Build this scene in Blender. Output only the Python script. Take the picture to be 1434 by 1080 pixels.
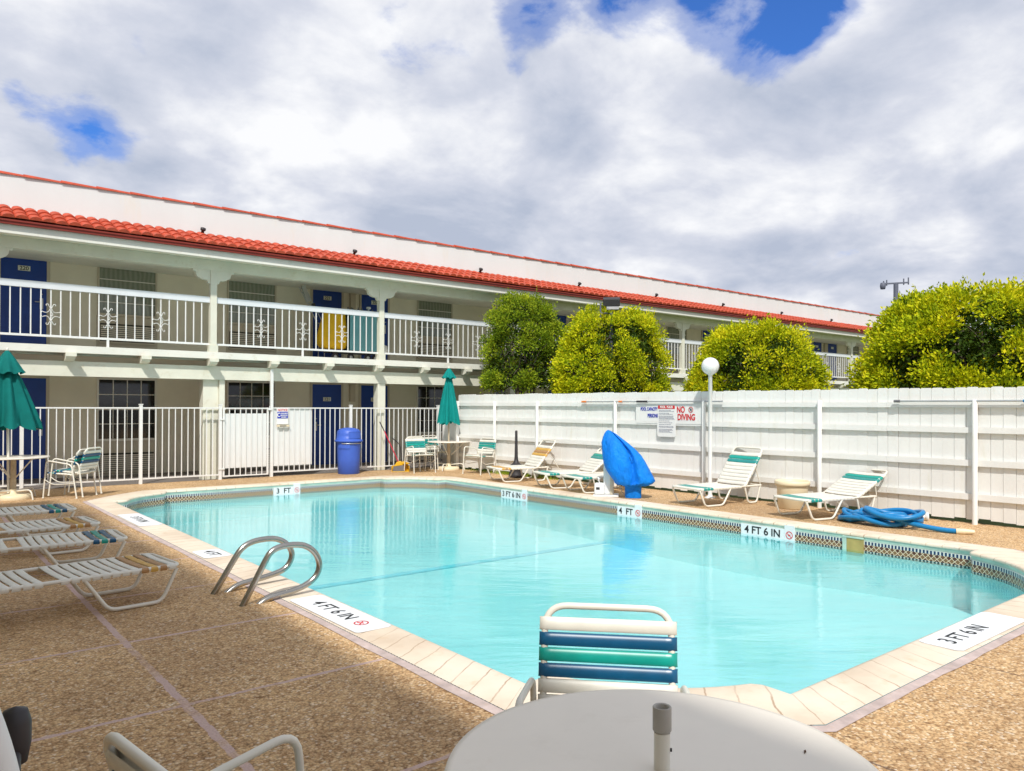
import bpy, bmesh, math, random
from mathutils import Vector, Matrix
rad = math.radians
rng = random.Random(7)
for o in list(bpy.data.objects): bpy.data.objects.remove(o)
SC = bpy.context.scene
COL = SC.collection
# ------------------------------------------------------------------ camera, sky, sun, exposure
cam_d = bpy.data.cameras.new('camera'); cam = bpy.data.objects.new('camera', cam_d); COL.objects.link(cam)
SC.camera = cam
yaw, pit, rol = rad(50.9485), rad(.34545), rad(.19636)
F = Vector((math.cos(yaw)*math.cos(pit), math.sin(yaw)*math.cos(pit), math.sin(pit)))
r0 = Vector((math.sin(yaw), -math.cos(yaw), 0)); u0 = r0.cross(F)
rr = math.cos(rol)*r0 + math.sin(rol)*u0; uu = -math.sin(rol)*r0 + math.cos(rol)*u0
m = Matrix.Identity(4)
for i in range(3):
    m[i][0] = rr[i]; m[i][1] = uu[i]; m[i][2] = -F[i]
m[0][3], m[1][3], m[2][3] = 0, 0, 1.5
cam.matrix_world = m
cam_d.sensor_width = 36; cam_d.lens = 36*1070.1/1434
cam_d.shift_y = (562.46-540)/1434
cam_d.clip_start = .05; cam_d.clip_end = 3000
SUN = Vector((-.55, -.70, 1)).normalized()     # direction towards the sun
sl = bpy.data.lights.new('sun', 'SUN'); so = bpy.data.objects.new('sun', sl); COL.objects.link(so)
sl.energy = 2.45; sl.angle = rad(2.2); sl.color = (1, .965, .905)
so.rotation_euler = SUN.to_track_quat('Z', 'Y').to_euler(); so.location = (-8, -8, 20)
SC.view_settings.view_transform = 'Standard'; SC.view_settings.look = 'None'
SC.view_settings.gamma = 1; SC.view_settings.exposure = 0.70

class NT:
    "tiny helper for node trees"
    def __init__(s, tree): s.t = tree; s.n = tree.nodes; s.l = tree.links
    def new(s, typ, ins=None, **kw):
        n = s.n.new(typ)
        for k, v in kw.items(): setattr(n, k, v)
        for k, v in (ins or {}).items():
            if isinstance(v, bpy.types.NodeSocket): s.l.new(v, n.inputs[k])
            else: n.inputs[k].default_value = v
        return n
    def math(s, op, a, b=0.0, c=None, clamp=False):
        n = s.n.new('ShaderNodeMath'); n.operation = op; n.use_clamp = clamp
        for i, v in enumerate((a, b, c)):
            if v is None: continue
            if isinstance(v, bpy.types.NodeSocket): s.l.new(v, n.inputs[i])
            else: n.inputs[i].default_value = v
        return n.outputs[0]
    def ramp(s, fac, stops, interp='LINEAR'):
        n = s.n.new('ShaderNodeValToRGB'); n.color_ramp.interpolation = interp
        e = n.color_ramp.elements
        while len(e) < len(stops): e.new(.5)
        for i, (p, c) in enumerate(stops):
            e[i].position = p; e[i].color = tuple(c)+(1,) if len(c) == 3 else c
        s.l.new(fac, n.inputs[0]); return n.outputs[0]
    def mix(s, fac, a, b, mode='MIX'):
        n = s.n.new('ShaderNodeMix'); n.data_type = 'RGBA'; n.blend_type = mode
        for i, v in ((0, fac), (6, a), (7, b)):
            if isinstance(v, bpy.types.NodeSocket): s.l.new(v, n.inputs[i])
            else: n.inputs[i].default_value = (tuple(v)+(1,) if isinstance(v, (tuple, list)) and len(v) == 3 else v)
        return n.outputs[2]
    def noise(s, vec, scale, detail=4, rough=.55, dist=0, out=0):
        n = s.new('ShaderNodeTexNoise', {'Scale': scale, 'Detail': detail, 'Roughness': rough, 'Distortion': dist})
        if vec is not None: s.l.new(vec, n.inputs['Vector'])
        return n.outputs[out]

W = bpy.data.worlds.new('World'); SC.world = W; W.use_nodes = True
q = NT(W.node_tree); q.n.clear()
sky = q.new('ShaderNodeTexSky', sky_type='NISHITA', sun_disc=False)
sky.sun_elevation = math.asin(SUN.z); sky.sun_rotation = math.atan2(SUN.x, SUN.y)
sky.air_density = 1.0; sky.dust_density = .6; sky.ozone_density = 2.5
tc = q.new('ShaderNodeTexCoord')
nrm = q.new('ShaderNodeVectorMath', operation='NORMALIZE'); q.l.new(tc.outputs['Generated'], nrm.inputs[0])
sep = q.new('ShaderNodeSeparateXYZ'); q.l.new(nrm.outputs[0], sep.inputs[0])
den = q.math('ADD', q.math('MAXIMUM', sep.outputs[2], 0.0), .30)
cu = q.math('DIVIDE', sep.outputs[0], den); cv = q.math('DIVIDE', sep.outputs[1], den)
cvec = q.new('ShaderNodeCombineXYZ', {0: cu, 1: cv, 2: 0.0}).outputs[0]
def blob(d, rad_, amt):
    dt = q.new('ShaderNodeVectorMath', operation='DOT_PRODUCT'); q.l.new(nrm.outputs[0], dt.inputs[0])
    dt.inputs[1].default_value = Vector(d).normalized()
    c = math.cos(rad(rad_))
    mr = q.new('ShaderNodeMapRange', {0: dt.outputs['Value'], 1: c, 2: 1.0, 3: 0.0, 4: amt}, interpolation_type='SMOOTHSTEP')
    return mr.outputs[0]
big = q.noise(cvec, 1.55, 9, .56, .25)
fine = q.noise(cvec, 5.0, 8, .60, .3)
dens = q.math('ADD', q.math('MULTIPLY', big, .74), q.math('MULTIPLY', fine, .42))
for d, r_, a_ in (((.755, .49, .455), 6.5, -.19), ((.67, .58, .475), 6.0, -.17), ((.57, .67, .475), 4.0, -.12), ((.79, .45, .44), 3.5, -.08),
                  ((.170, .945, .275), 3.4, -.11), ((.132, .939, .317), 4.4, -.10), ((.553, .794, .252), 2.6, -.10), ((.383, .823, .419), 2.5, -.06),
                  ((.70, .63, .33), 9, .08), ((.97, .2, .25), 16, .10), ((.35, .85, .38), 9, .10), ((.1, .9, .45), 9, .06)):
    dens = q.math('ADD', dens, blob(d, r_, a_))
cover = q.ramp(dens, [(.31, (0, 0, 0)), (.37, (.35, .35, .35)), (.47, (1, 1, 1))], 'EASE')
shade = q.noise(cvec, 2.3, 7, .52, .3)
shade2 = q.noise(cvec, 6.5, 7, .58, .2)
sh = q.math('ADD', q.math('MULTIPLY', shade, .75), q.math('MULTIPLY', shade2, .25))
ccol = q.ramp(sh, [(.37, (2.95, 3.3, 4.1)), (.49, (4.2, 4.4, 5.0)), (.60, (6.0, 6.05, 6.2))])
blue = q.mix(1.0, sky.outputs[0], (.30, .58, 1.05), 'MULTIPLY')
skyc = q.mix(cover, blue, ccol)
bg = q.new('ShaderNodeBackground', {'Color': skyc, 'Strength': .1})
wo = q.new('ShaderNodeOutputWorld'); q.l.new(bg.outputs[0], wo.inputs[0])

# ------------------------------------------------------------------ materials
MATS = {}
def base_mat(name, rough=.6, spec=.4, metal=0):
    mt = bpy.data.materials.new(name); mt.use_nodes = True
    t = NT(mt.node_tree); b = t.n['Principled BSDF']
    b.inputs['Roughness'].default_value = rough; b.inputs['Specular IOR Level'].default_value = spec
    b.inputs['Metallic'].default_value = metal
    MATS[name] = mt
    return mt, t, b
def paint(name, c, rough=.5, var=.12, scale=3., bump=.0, bscale=60, metal=0, spec=.4, dirt=None, streak=False):
    mt, t, b = base_mat(name, rough, spec, metal)
    co = t.new('ShaderNodeTexCoord').outputs['Object']
    if streak:
        mp = t.new('ShaderNodeMapping', {'Vector': co, 'Scale': (1, 1, .25)}); co2 = mp.outputs[0]
    else: co2 = co
    n1 = t.noise(co2, scale, 5, .6)
    f = t.ramp(n1, [(.3, (0, 0, 0)), (.7, (1, 1, 1))])
    lo = tuple(x*(1-var) for x in c); hi = tuple(min(1, x*(1+var*.6)) for x in c)
    cc = t.mix(f, lo, hi)
    if dirt:
        n2 = t.noise(co2, scale*2.7, 6, .7)
        d = t.ramp(n2, [(.56, (0, 0, 0)), (.74, (.75, .75, .75))])
        cc = t.mix(d, cc, dirt)
    t.l.new(cc, b.inputs['Base Color'])
    if bump:
        n3 = t.noise(co, bscale, 4, .6)
        bp = t.new('ShaderNodeBump', {'Strength': bump, 'Distance': .01, 'Height': n3}); t.l.new(bp.outputs[0], b.inputs['Normal'])
    return mt
M = MATS
paint('wall_beige', (.79, .735, .58), .8, .09, 1.2, .15, 90)
paint('white_paint', (.76, .75, .68), .55, .06, 2.0, .1, 40, dirt=(.60, .57, .45))
paint('parapet_white', (.72, .735, .725), .7, .05, .9, .15, 50, dirt=(.72, .69, .62), streak=True)
paint('beam_white', (.72, .71, .60), .6, .08, 2.5, .12, 40, dirt=(.60, .56, .42))
paint('rail_white', (.78, .78, .76), .45, .05, 4)
paint('rail_band', (.72, .75, .78), .5, .05, 3)
paint('fence_white', (.79, .79, .76), .65, .05, 2.4, .2, 50, dirt=(.70, .69, .60), streak=True)
paint('ground_slab', (.24, .21, .19), .85, .2, 2, .2, 60)
paint('soffit', (.78, .75, .63), .7, .08, 2)
paint('door_blue', (.012, .055, .29), .45, .15, 2.5)
paint('trim_tan', (.56, .50, .38), .7, .08, 2)
paint('grille', (.72, .67, .54), .6, .08, 3)
paint('grille_dark', (.05, .045, .035), .8, .2, 6)
paint('tile_red', (.49, .072, .030), .55, .28, 7., .2, 40, dirt=(.30, .035, .02))
paint('trim_red', (.24, .03, .018), .5, .15, 3)
paint('frame_ivory', (.76, .73, .64), .35, .05, 8, spec=.5)
paint('strap_white', (.74, .72, .64), .4, .06, 14, spec=.5)
paint('strap_navy', (.003, .085, .19), .3, .12, 14, spec=.5)
paint('strap_teal', (.004, .33, .27), .3, .12, 14, spec=.5)
paint('strap_faded', (.02, .26, .25), .35, .12, 14, spec=.5)
paint('strap_tan', (.42, .22, .08), .4, .1, 14, spec=.5)
paint('strap_yellow', (.62, .36, .07), .4, .1, 14, spec=.5)
paint('canvas_teal', (.003, .23, .21), .85, .18, 4, .3, 300, spec=.2)
paint('canvas_dark_teal', (.003, .15, .135), .85, .18, 4, .3, 300, spec=.2)
def mat_cover():
    mt, t, b = base_mat('vinyl_blue', .62, .25)
    co = t.new('ShaderNodeTexCoord').outputs['Object']
    c = t.ramp(t.noise(co, 5., 5, .6), [(.3, (.002, .17, .66)), (.7, (.003, .23, .80))]); t.l.new(c, b.inputs['Base Color'])
    mp = t.new('ShaderNodeMapping', {'Vector': co, 'Scale': (1, 1, .4)}).outputs[0]
    hgt = t.math('ADD', t.math('ABSOLUTE', t.math('SUBTRACT', t.noise(mp, 6., 4, .6, 1.2), .5)), t.math('MULTIPLY', t.noise(co, 22., 4, .6), .12))
    bp = t.new('ShaderNodeBump', {'Strength': .9, 'Distance': .07, 'Height': hgt}); t.l.new(bp.outputs[0], b.inputs['Normal'])
mat_cover()
paint('hose_blue', (.005, .20, .48), .35, .1, 8, spec=.5)
paint('bin_blue', (.05, .12, .52), .45, .08, 4, .1, 60)
paint('cream_plastic', (.78, .67, .46), .45, .06, 3)
paint('collar_grey', (.42, .40, .36), .5, .08, 6)
paint('black_plastic', (.035, .032, .035), .5, .2, 4)
paint('grey_plastic', (.16, .16, .17), .6, .15, 4)
paint('yellow_plastic', (.72, .42, .012), .45, .12, 4)
paint('bag_yellow', (.80, .47, .01), .7, .15, 4, .3, 30)
paint('cart_teal', (.16, .42, .46), .6, .08, 4)
paint('red_stick', (.55, .02, .05), .4, .1, 6)
paint('orange_tip', (.75, .20, .03), .4, .1, 6)
paint('table_top', (.85, .79, .69), .38, .05, 2.2, .04, 30, dirt=(.76, .70, .60), spec=.45)
paint('steel', (.42, .40, .36), .22, .1, 5, metal=1)
paint('alu', (.55, .56, .56), .4, .1, 5, metal=.8)
paint('weathered_post', (.50, .42, .30), .7, .25, 8, .2, 40)
paint('sign_white', (.80, .80, .78), .4, .04, 4)
paint('sign_red', (.62, .015, .02), .4, .05, 4)
paint('sign_blue', (.02, .04, .42), .4, .05, 4)
paint('sign_grey', (.30, .30, .36), .5, .05, 4)
paint('ink_black', (.015, .018, .02), .6, .1, 6)
paint('plate_cream', (.74, .74, .62), .5, .05, 6)
paint('tile_white', (.74, .76, .78), .25, .04, 9, spec=.6)
paint('marker_white', (.76, .78, .80), .5, .05, 9)
paint('globe', (.80, .80, .79), .15, .03, 3, spec=.6)
paint('skimmer_tan', (.42, .32, .11), .6, .2, 6)
paint('teal_coat', (.46, .62, .53), .5, .25, 5, dirt=(.30, .48, .42))
paint('bark', (.14, .11, .085), .9, .3, 12, .5, 40)
paint('antenna', (.12, .13, .17), .6, .1, 2)
paint('grass', (.10, .14, .03), .95, .4, 3, .5, 40)
paint('asphalt', (.10, .10, .10), .9, .2, 1, .2, 60)
paint('panel_white', (.72, .73, .72), .45, .06, 1.5, dirt=(.62, .60, .52), streak=True)
paint('brown_leaf', (.10, .05, .025), .8, .3, 5)

def mat_glass():
    mt, t, b = base_mat('window_glass', .08, .6)
    co = t.new('ShaderNodeTexCoord').outputs['Object']
    c = t.ramp(t.noise(co, 2.0, 3), [(.4, (.006, .007, .008)), (.7, (.03, .032, .03))])
    t.l.new(c, b.inputs['Base Color']); b.inputs['Roughness'].default_value = .06
mat_glass()
def mat_curtain():
    mt, t, b = base_mat('curtain', .25, .6)
    co = t.new('ShaderNodeTexCoord').outputs['Object']
    w = t.new('ShaderNodeTexWave', {'Vector': co, 'Scale': 3.4, 'Distortion': 3.5, 'Detail': 2.0, 'Detail Scale': 1.0}, bands_direction='X')
    c = t.ramp(w.outputs['Fac'], [(.1, (.18, .20, .14)), (.9, (.25, .27, .20))])
    t.l.new(c, b.inputs['Base Color']); b.inputs['Coat Weight'].default_value = .6; b.inputs['Coat Roughness'].default_value = .05
mat_curtain()
def mat_deck():
    mt, t, b = base_mat('deck_aggregate', .85, .25)
    co = t.new('ShaderNodeTexCoord').outputs['Object']
    v = t.new('ShaderNodeTexVoronoi', {'Vector': co, 'Scale': 80.0, 'Randomness': 1.0})
    sc_ = t.new('ShaderNodeSeparateColor', {0: v.outputs['Color']})
    peb = t.ramp(sc_.outputs[0], [(0, (.17, .085, .033)), (.16, (.37, .215, .10)), (.5, (.57, .375, .19)), (.8, (.69, .49, .27)), (.93, (.80, .64, .42)), (1, (.86, .78, .66))])
    v2 = t.new('ShaderNodeTexVoronoi', {'Vector': co, 'Scale': 31.0, 'Randomness': 1.0})
    s2 = t.new('ShaderNodeSeparateColor', {0: v2.outputs['Color']})
    peb2 = t.ramp(s2.outputs[1], [(0, (.28, .15, .06)), (.5, (.56, .36, .185)), (.94, (.68, .46, .24)), (1, (.78, .62, .42))])
    peb = t.mix(.34, peb, peb2)
    edge = t.ramp(v.outputs['Distance'], [(.0, (1, 1, 1)), (.55, (.92, .92, .92)), (.8, (.55, .55, .55))])
    peb = t.mix(1.0, peb, edge, 'MULTIPLY')
    worn = t.ramp(t.noise(co, .55, 5, .6), [(.34, (.84, .80, .78)), (.66, (1.28, 1.26, 1.22))])
    peb = t.mix(1.0, peb, worn, 'MULTIPLY')
    peb = t.mix(.07, peb, (.66, .45, .25))
    st = t.ramp(t.noise(co, 2.7, 6, .65), [(.60, (0, 0, 0)), (.72, (.5, .5, .5))])
    peb = t.mix(st, peb, (.42, .28, .155))
    ln = t.ramp(t.noise(co, 6.0, 5, .7), [(.64, (0, 0, 0)), (.72, (.35, .35, .35))])
    peb = t.mix(ln, peb, (.50, .42, .35))
    # joints: mortar lines cast into the slab
    s = t.new('ShaderNodeSeparateXYZ', {0: co}); X, Y = s.outputs[0], s.outputs[1]
    wob = t.math('MULTIPLY', t.math('SUBTRACT', t.noise(co, 7.0, 5, .7), .5), .045)
    Xw, Yw = t.math('ADD', X, wob), t.math('ADD', Y, wob)
    def line(val, pos, w): return t.math('LESS_THAN', t.math('ABSOLUTE', t.math('SUBTRACT', val, pos)), w)
    inX = t.math('LESS_THAN', X, 2.3)
    a = line(Xw, 1.15, .021)
    py = t.math('SUBTRACT', t.math('PINGPONG', t.math('SUBTRACT', Yw, 4.0-1.28*20), .64), 0)
    bl = t.math('MULTIPLY', t.math('LESS_THAN', py, .015), inX)
    # right hand slab joints, thin and dark
    yl = t.math('LESS_THAN', Y, 2.05)
    lilac = t.math('MAXIMUM', t.math('MULTIPLY', a, t.math('GREATER_THAN', Y, -3)), bl)
    gone = t.ramp(t.noise(co, 3.0, 3, .6), [(.34, (.25, .25, .25)), (.50, (1, 1, 1))])
    gs = t.new('ShaderNodeSeparateColor', {0: gone}).outputs[0]
    c = t.mix(t.math('MULTIPLY', t.math('MULTIPLY', lilac, gs), .88), peb, (.56, .41, .38))
    thin = t.math('MULTIPLY', yl, t.math('MAXIMUM', line(Xw, 3.22, .007), t.math('MAXIMUM', line(Xw, 4.92, .007), line(Xw, 6.62, .007))))
    c = t.mix(t.math('MULTIPLY', thin, .8), c, (.12, .075, .055))
    far = t.math('MULTIPLY', t.math('GREATER_THAN', Y, 14.2), .0)
    t.l.new(c, b.inputs['Base Color'])
    bp = t.new('ShaderNodeBump', {'Strength': .5, 'Distance': .006, 'Height': v.outputs['Distance']}); bp.invert = True
    t.l.new(bp.outputs[0], b.inputs['Normal'])
mat_deck()
def mat_coping():
    mt, t, b = base_mat('coping_stone', .7, .3)
    uv = t.new('ShaderNodeUVMap').outputs[0]; co = t.new('ShaderNodeTexCoord').outputs['Object']
    s = t.new('ShaderNodeSeparateXYZ', {0: uv}); U, V = s.outputs[0], s.outputs[1]
    U2 = t.math('ADD', U, t.math('MULTIPLY', t.math('SUBTRACT', t.noise(co, 3.0, 4, .6), .5), .07))
    cell = t.math('PINGPONG', U2, .085)
    ln = t.math('LESS_THAN', cell, .0052)
    vary = t.ramp(t.noise(co, 1.3, 5, .6), [(.3, (.60, .48, .36)), (.55, (.74, .64, .51)), (.75, (.79, .71, .60))])
    st = t.ramp(t.noise(co, 5., 6, .7), [(.56, (0, 0, 0)), (.75, (.6, .6, .6))])
    c = t.mix(st, vary, (.60, .44, .27))
    keep = t.ramp(t.noise(co, 2.1, 4, .6), [(.35, (.15, .15, .15)), (.6, (.8, .8, .8))])
    ks = t.new('ShaderNodeSeparateColor', {0: keep}).outputs[0]
    c = t.mix(t.math('MULTIPLY', ln, ks), c, (.38, .25, .15))
    t.l.new(c, b.inputs['Base Color'])
    bp = t.new('ShaderNodeBump', {'Strength': .3, 'Distance': .01, 'Height': t.noise(co, 35, 5, .6)}); t.l.new(bp.outputs[0], b.inputs['Normal'])
mat_coping()
paint('mortar_lilac', (.52, .42, .39), .85, .25, 9, .3, 60, dirt=(.48, .34, .24))
def mat_pooltile():
    mt, t, b = base_mat('pool_tile', .2, .6)
    uv = t.new('ShaderNodeUVMap').outputs[0]
    s = t.new('ShaderNodeSeparateXYZ', {0: uv}); U, V = s.outputs[0], s.outputs[1]   # metres; V 0..0.145 downwards from top
    cs = .060
    a = t.math('FLOOR', t.math('DIVIDE', t.math('ADD', U, V), cs)); d = t.math('FLOOR', t.math('DIVIDE', t.math('SUBTRACT', U, V), cs))
    par = t.math('MODULO', t.math('ABSOLUTE', t.math('ADD', a, d)), 2.0)
    par = t.math('GREATER_THAN', par, .5)
    fr1 = t.math('PINGPONG', t.math('ADD', U, V), cs/2*2/2); fr2 = t.math('PINGPONG', t.math('SUBTRACT', U, V), cs/2)
    row = t.math('MODULO', t.math('ABSOLUTE', a), 3.0)
    brown = t.mix(t.math('GREATER_THAN', row, 1.5), (.10, .035, .022), (.16, .07, .03))
    body = t.mix(par, brown, (.22, .12, .055))
    gl1 = t.math('LESS_THAN', t.math('MINIMUM', t.math('PINGPONG', t.math('ADD', U, V), cs/2), t.math('PINGPONG', t.math('SUBTRACT', U, V), cs/2)), .0042)
    body = t.mix(gl1, body, (.72, .60, .42))
    sq = t.math('GREATER_THAN', t.math('PINGPONG', U, .019), .008)
    navy = t.mix(sq, (.62, .62, .58), (.012, .035, .10))
    top = t.math('MULTIPLY', t.math('LESS_THAN', V, .044), t.math('GREATER_THAN', V, .006))
    edge = t.math('LESS_THAN', V, .006)
    bot = t.math('GREATER_THAN', V, .118)
    c = t.mix(top, body, navy); c = t.mix(edge, c, (.60, .64, .60)); c = t.mix(bot, c, t.mix(sq, (.5, .5, .45), (.02, .07, .08)))
    t.l.new(c, b.inputs['Base Color'])
mat_pooltile()
def mat_plaster():
    mt, t, b = base_mat('pool_plaster', .8, .2)
    co = t.new('ShaderNodeTexCoord').outputs['Object']
    c = t.ramp(t.noise(co, .7, 5, .6), [(.35, (.35, .68, .70)), (.65, (.43, .74, .75))])
    caus = t.new('ShaderNodeTexVoronoi', {'Vector': t.new('ShaderNodeMapping', {'Vector': co, 'Scale': (1, 1, .3)}).outputs[0], 'Scale': 2.4}, feature='SMOOTH_F1')
    t.l.new(c, b.inputs['Base Color'])
mat_plaster()
paint('floor_line', (.22, .58, .67), .6, .1, 6)
def mat_water():
    mt = bpy.data.materials.new('water'); mt.use_nodes = True; MATS['water'] = mt
    t = NT(mt.node_tree); t.n.clear()
    co = t.new('ShaderNodeTexCoord').outputs['Object']
    rv = t.new('ShaderNodeMapping', {'Vector': co, 'Rotation': (0, 0, rad(-51))}).outputs[0]
    mp = t.new('ShaderNodeMapping', {'Vector': rv, 'Scale': (2.2, .60, 1)}).outputs[0]
    n1 = t.noise(mp, 1.6, 3, .5, .4); n2 = t.noise(mp, 5.5, 5, .6, .3)
    n3 = t.noise(t.new('ShaderNodeMapping', {'Vector': rv, 'Scale': (3.0, .7, 1)}).outputs[0], 9., 4, .6, .2)
    h = t.math('ADD', t.math('ADD', t.math('MULTIPLY', n1, .75), t.math('MULTIPLY', n2, .26)), t.math('MULTIPLY', n3, .05))
    bp = t.new('ShaderNodeBump', {'Strength': .30, 'Distance': .03, 'Height': h}).outputs[0]
    fr = t.new('ShaderNodeFresnel', {'IOR': 1.42, 'Normal': bp}).outputs[0]
    tint = t.ramp(t.noise(co, .45, 4, .6), [(.3, (.80, .98, .985)), (.7, (.85, .985, .99))])
    tr = t.new('ShaderNodeBsdfTransparent', {'Color': tint})
    gl = t.new('ShaderNodeBsdfGlossy', {'Roughness': .03, 'Color': (1, 1, 1, 1), 'Normal': bp})
    mx = t.new('ShaderNodeMixShader', {0: fr, 1: tr.outputs[0], 2: gl.outputs[0]})
    o = t.new('ShaderNodeOutputMaterial', {0: mx.outputs[0]})
mat_water()
def mat_leaf(name, stops):
    mt = bpy.data.materials.new(name); mt.use_nodes = True; MATS[name] = mt
    t = NT(mt.node_tree); t.n.clear()
    g = t.new('ShaderNodeNewGeometry'); co = t.new('ShaderNodeTexCoord').outputs['Object']
    f = t.math('ADD', t.math('MULTIPLY', g.outputs['Random Per Island'], .36), t.math('MULTIPLY', t.noise(co, 2.3, 3, .6), .80))
    c = t.ramp(f, stops)
    d = t.new('ShaderNodeBsdfPrincipled', {'Base Color': c, 'Roughness': .65, 'Specular IOR Level': .12})
    tr = t.new('ShaderNodeBsdfTranslucent', {'Color': t.mix(1.0, c, (1.3, 1.35, .7), 'MULTIPLY')})
    mx = t.new('ShaderNodeMixShader', {0: .14, 1: d.outputs[0], 2: tr.outputs[0]})
    t.new('ShaderNodeOutputMaterial', {0: mx.outputs[0]})
mat_leaf('leaf_yellow', [(.24, (.06, .12, .005)), (.42, (.25, .33, .008)), (.60, (.52, .55, .008)), (.86, (.80, .68, .02))])
mat_leaf('leaf_green', [(.24, (.05, .10, .008)), (.45, (.14, .22, .012)), (.68, (.30, .38, .018)), (.9, (.55, .54, .03))])

mat_leaf('leaf_shade_fill', [(.25, (.018, .040, .006)), (.6, (.045, .085, .008)), (.9, (.10, .14, .012))])  # dark greens that put the crown's inner shade into the leaf colour
# ------------------------------------------------------------------ mesh building
def fillet(pts, r, n=5, closed=False):
    P = [Vector(p) for p in pts]; out = []
    N = len(P)
    for i in range(N):
        if not closed and i in (0, N-1): out.append(P[i]); continue
        a, b, c = P[i-1], P[i], P[(i+1) % N]
        d1 = (a-b); d2 = (c-b)
        rr_ = min(r, d1.length*.48, d2.length*.48)
        p1 = b + d1.normalized()*rr_; p2 = b + d2.normalized()*rr_
        for k in range(n+1):
            s = k/n
            out.append((1-s)**2*p1 + 2*s*(1-s)*b + s*s*p2)
    return out
class MB:
    def __init__(s): s.v = []; s.f = []; s.sm = []; s.uv = None
    def add(s, vs, fs, smooth=False):
        o = len(s.v); s.v += [tuple(x) for x in vs]; s.f += [tuple(i+o for i in f) for f in fs]; s.sm += [smooth]*len(fs); return s
    def box(s, x0, x1, y0, y1, z0, z1):
        v = [(x, y, z) for x in (x0, x1) for y in (y0, y1) for z in (z0, z1)]
        return s.add(v, [(0, 1, 3, 2), (4, 6, 7, 5), (0, 4, 5, 1), (2, 3, 7, 6), (0, 2, 6, 4), (1, 5, 7, 3)])
    def obox(s, c, ax, ay, az, hx, hy, hz):
        c = Vector(c); ax, ay, az = Vector(ax), Vector(ay), Vector(az)
        v = [c+ax*hx*i+ay*hy*j+az*hz*k for i in (-1, 1) for j in (-1, 1) for k in (-1, 1)]
        return s.add(v, [(0, 1, 3, 2), (4, 6, 7, 5), (0, 4, 5, 1), (2, 3, 7, 6), (0, 2, 6, 4), (1, 5, 7, 3)])
    def tube(s, pts, r, n=8, closed=False, flat=1.0, smooth=True):
        P = [Vector(p) for p in pts]; N = len(P)
        rs = r if isinstance(r, (list, tuple)) else [r]*N
        up = None; rings = []
        for i in range(N):
            if closed: t = P[(i+1) % N]-P[i-1]
            else: t = P[min(i+1, N-1)]-P[max(i-1, 0)]
            t.normalize()
            if up is None:
                up = Vector((0, 0, 1)) if abs(t.z) < .9 else Vector((1, 0, 0))
            up = (up - t*up.dot(t))
            if up.length < 1e-4: up = Vector((0, 1, 0)) - t*t.y
            up.normalize(); sd = t.cross(up)
            rings.append([P[i]+(up*math.cos(a)*flat+sd*math.sin(a))*rs[i] for a in [2*math.pi*k/n for k in range(n)]])
        vs = [p for rg in rings for p in rg]; fs = []
        for i in range(N if closed else N-1):
            a = i*n; b = ((i+1) % N)*n
            for k in range(n): fs.append((a+k, a+(k+1) % n, b+(k+1) % n, b+k))
        s.add(vs, fs, smooth)
        if not closed: s.add(rings[0], [tuple(range(n))[::-1]]); s.add(rings[-1], [tuple(range(n))])
        return s
    def lathe(s, prof, c=(0, 0, 0), n=24, smooth=True, cap=True):
        vs = []; fs = []; N = len(prof)
        for (r, z) in prof:
            for k in range(n):
                a = 2*math.pi*k/n; vs.append((c[0]+r*math.cos(a), c[1]+r*math.sin(a), c[2]+z))
        for i in range(N-1):
            for k in range(n): fs.append((i*n+k, i*n+(k+1) % n, (i+1)*n+(k+1) % n, (i+1)*n+k))
        s.add(vs, fs, smooth)
        if cap:
            if prof[0][0] > 1e-4: s.add(vs[:n], [tuple(range(n))[::-1]])
            if prof[-1][0] > 1e-4: s.add(vs[-n:], [tuple(range(n))])
        return s
    def prism(s, poly, y0, y1):      # poly in x,z extruded along y
        n = len(poly); v = [(x, y0, z) for x, z in poly]+[(x, y1, z) for x, z in poly]
        return s.add(v, [tuple(range(n)), tuple(range(2*n-1, n-1, -1))]+[(i, i+n, (i+1) % n+n, (i+1) % n) for i in range(n)])
    def grid(s, rows, closed_u=False, smooth=True):
        n = len(rows[0]); vs = [p for r in rows for p in r]; fs = []
        for i in range(len(rows)-1):
            for k in range(n if closed_u else n-1):
                fs.append((i*n+k, i*n+(k+1) % n, (i+1)*n+(k+1) % n, (i+1)*n+k))
        return s.add(vs, fs, smooth)
    def mesh(s, name, mat):
        me = bpy.data.meshes.new(name); me.from_pydata(s.v, [], s.f)
        me.polygons.foreach_set('use_smooth', s.sm)
        if s.uv:
            l = me.uv_layers.new(name='UVMap')
            for i, lp in enumerate(me.loops): l.data[i].uv = s.uv[lp.vertex_index]
        me.materials.append(M[mat] if isinstance(mat, str) else mat)
        bm = bmesh.new(); bm.from_mesh(me); bmesh.ops.recalc_face_normals(bm, faces=bm.faces); bm.to_mesh(me); bm.free()
        return me
    def build(s, name, mat, parent=None, world=False, loc=(0, 0, 0), rotz=0, bevel=0):
        o = bpy.data.objects.new(name, s.mesh(name, mat)); COL.objects.link(o)
        o.location = loc; o.rotation_euler = (0, 0, rotz)
        if parent is not None:
            o.parent = parent
            if world: o.location = -parent.location
        if bevel:
            md = o.modifiers.new('bevel', 'BEVEL'); md.width = bevel; md.segments = 2; md.limit_method = 'ANGLE'
        return o
def tag(o, label=None, cat=None, group=None, kind=None):
    if label: o['label'] = label
    if cat: o['category'] = cat
    if group: o['group'] = group
    if kind: o['kind'] = kind
    return o
def thing(name, label, cat, loc=(0, 0, 0), rotz=0, group=None):
    o = bpy.data.objects.new(name, None); COL.objects.link(o); o.empty_display_size = .2
    o.location = loc; o.rotation_euler = (0, 0, rotz)
    return tag(o, label, cat, group)
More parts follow.
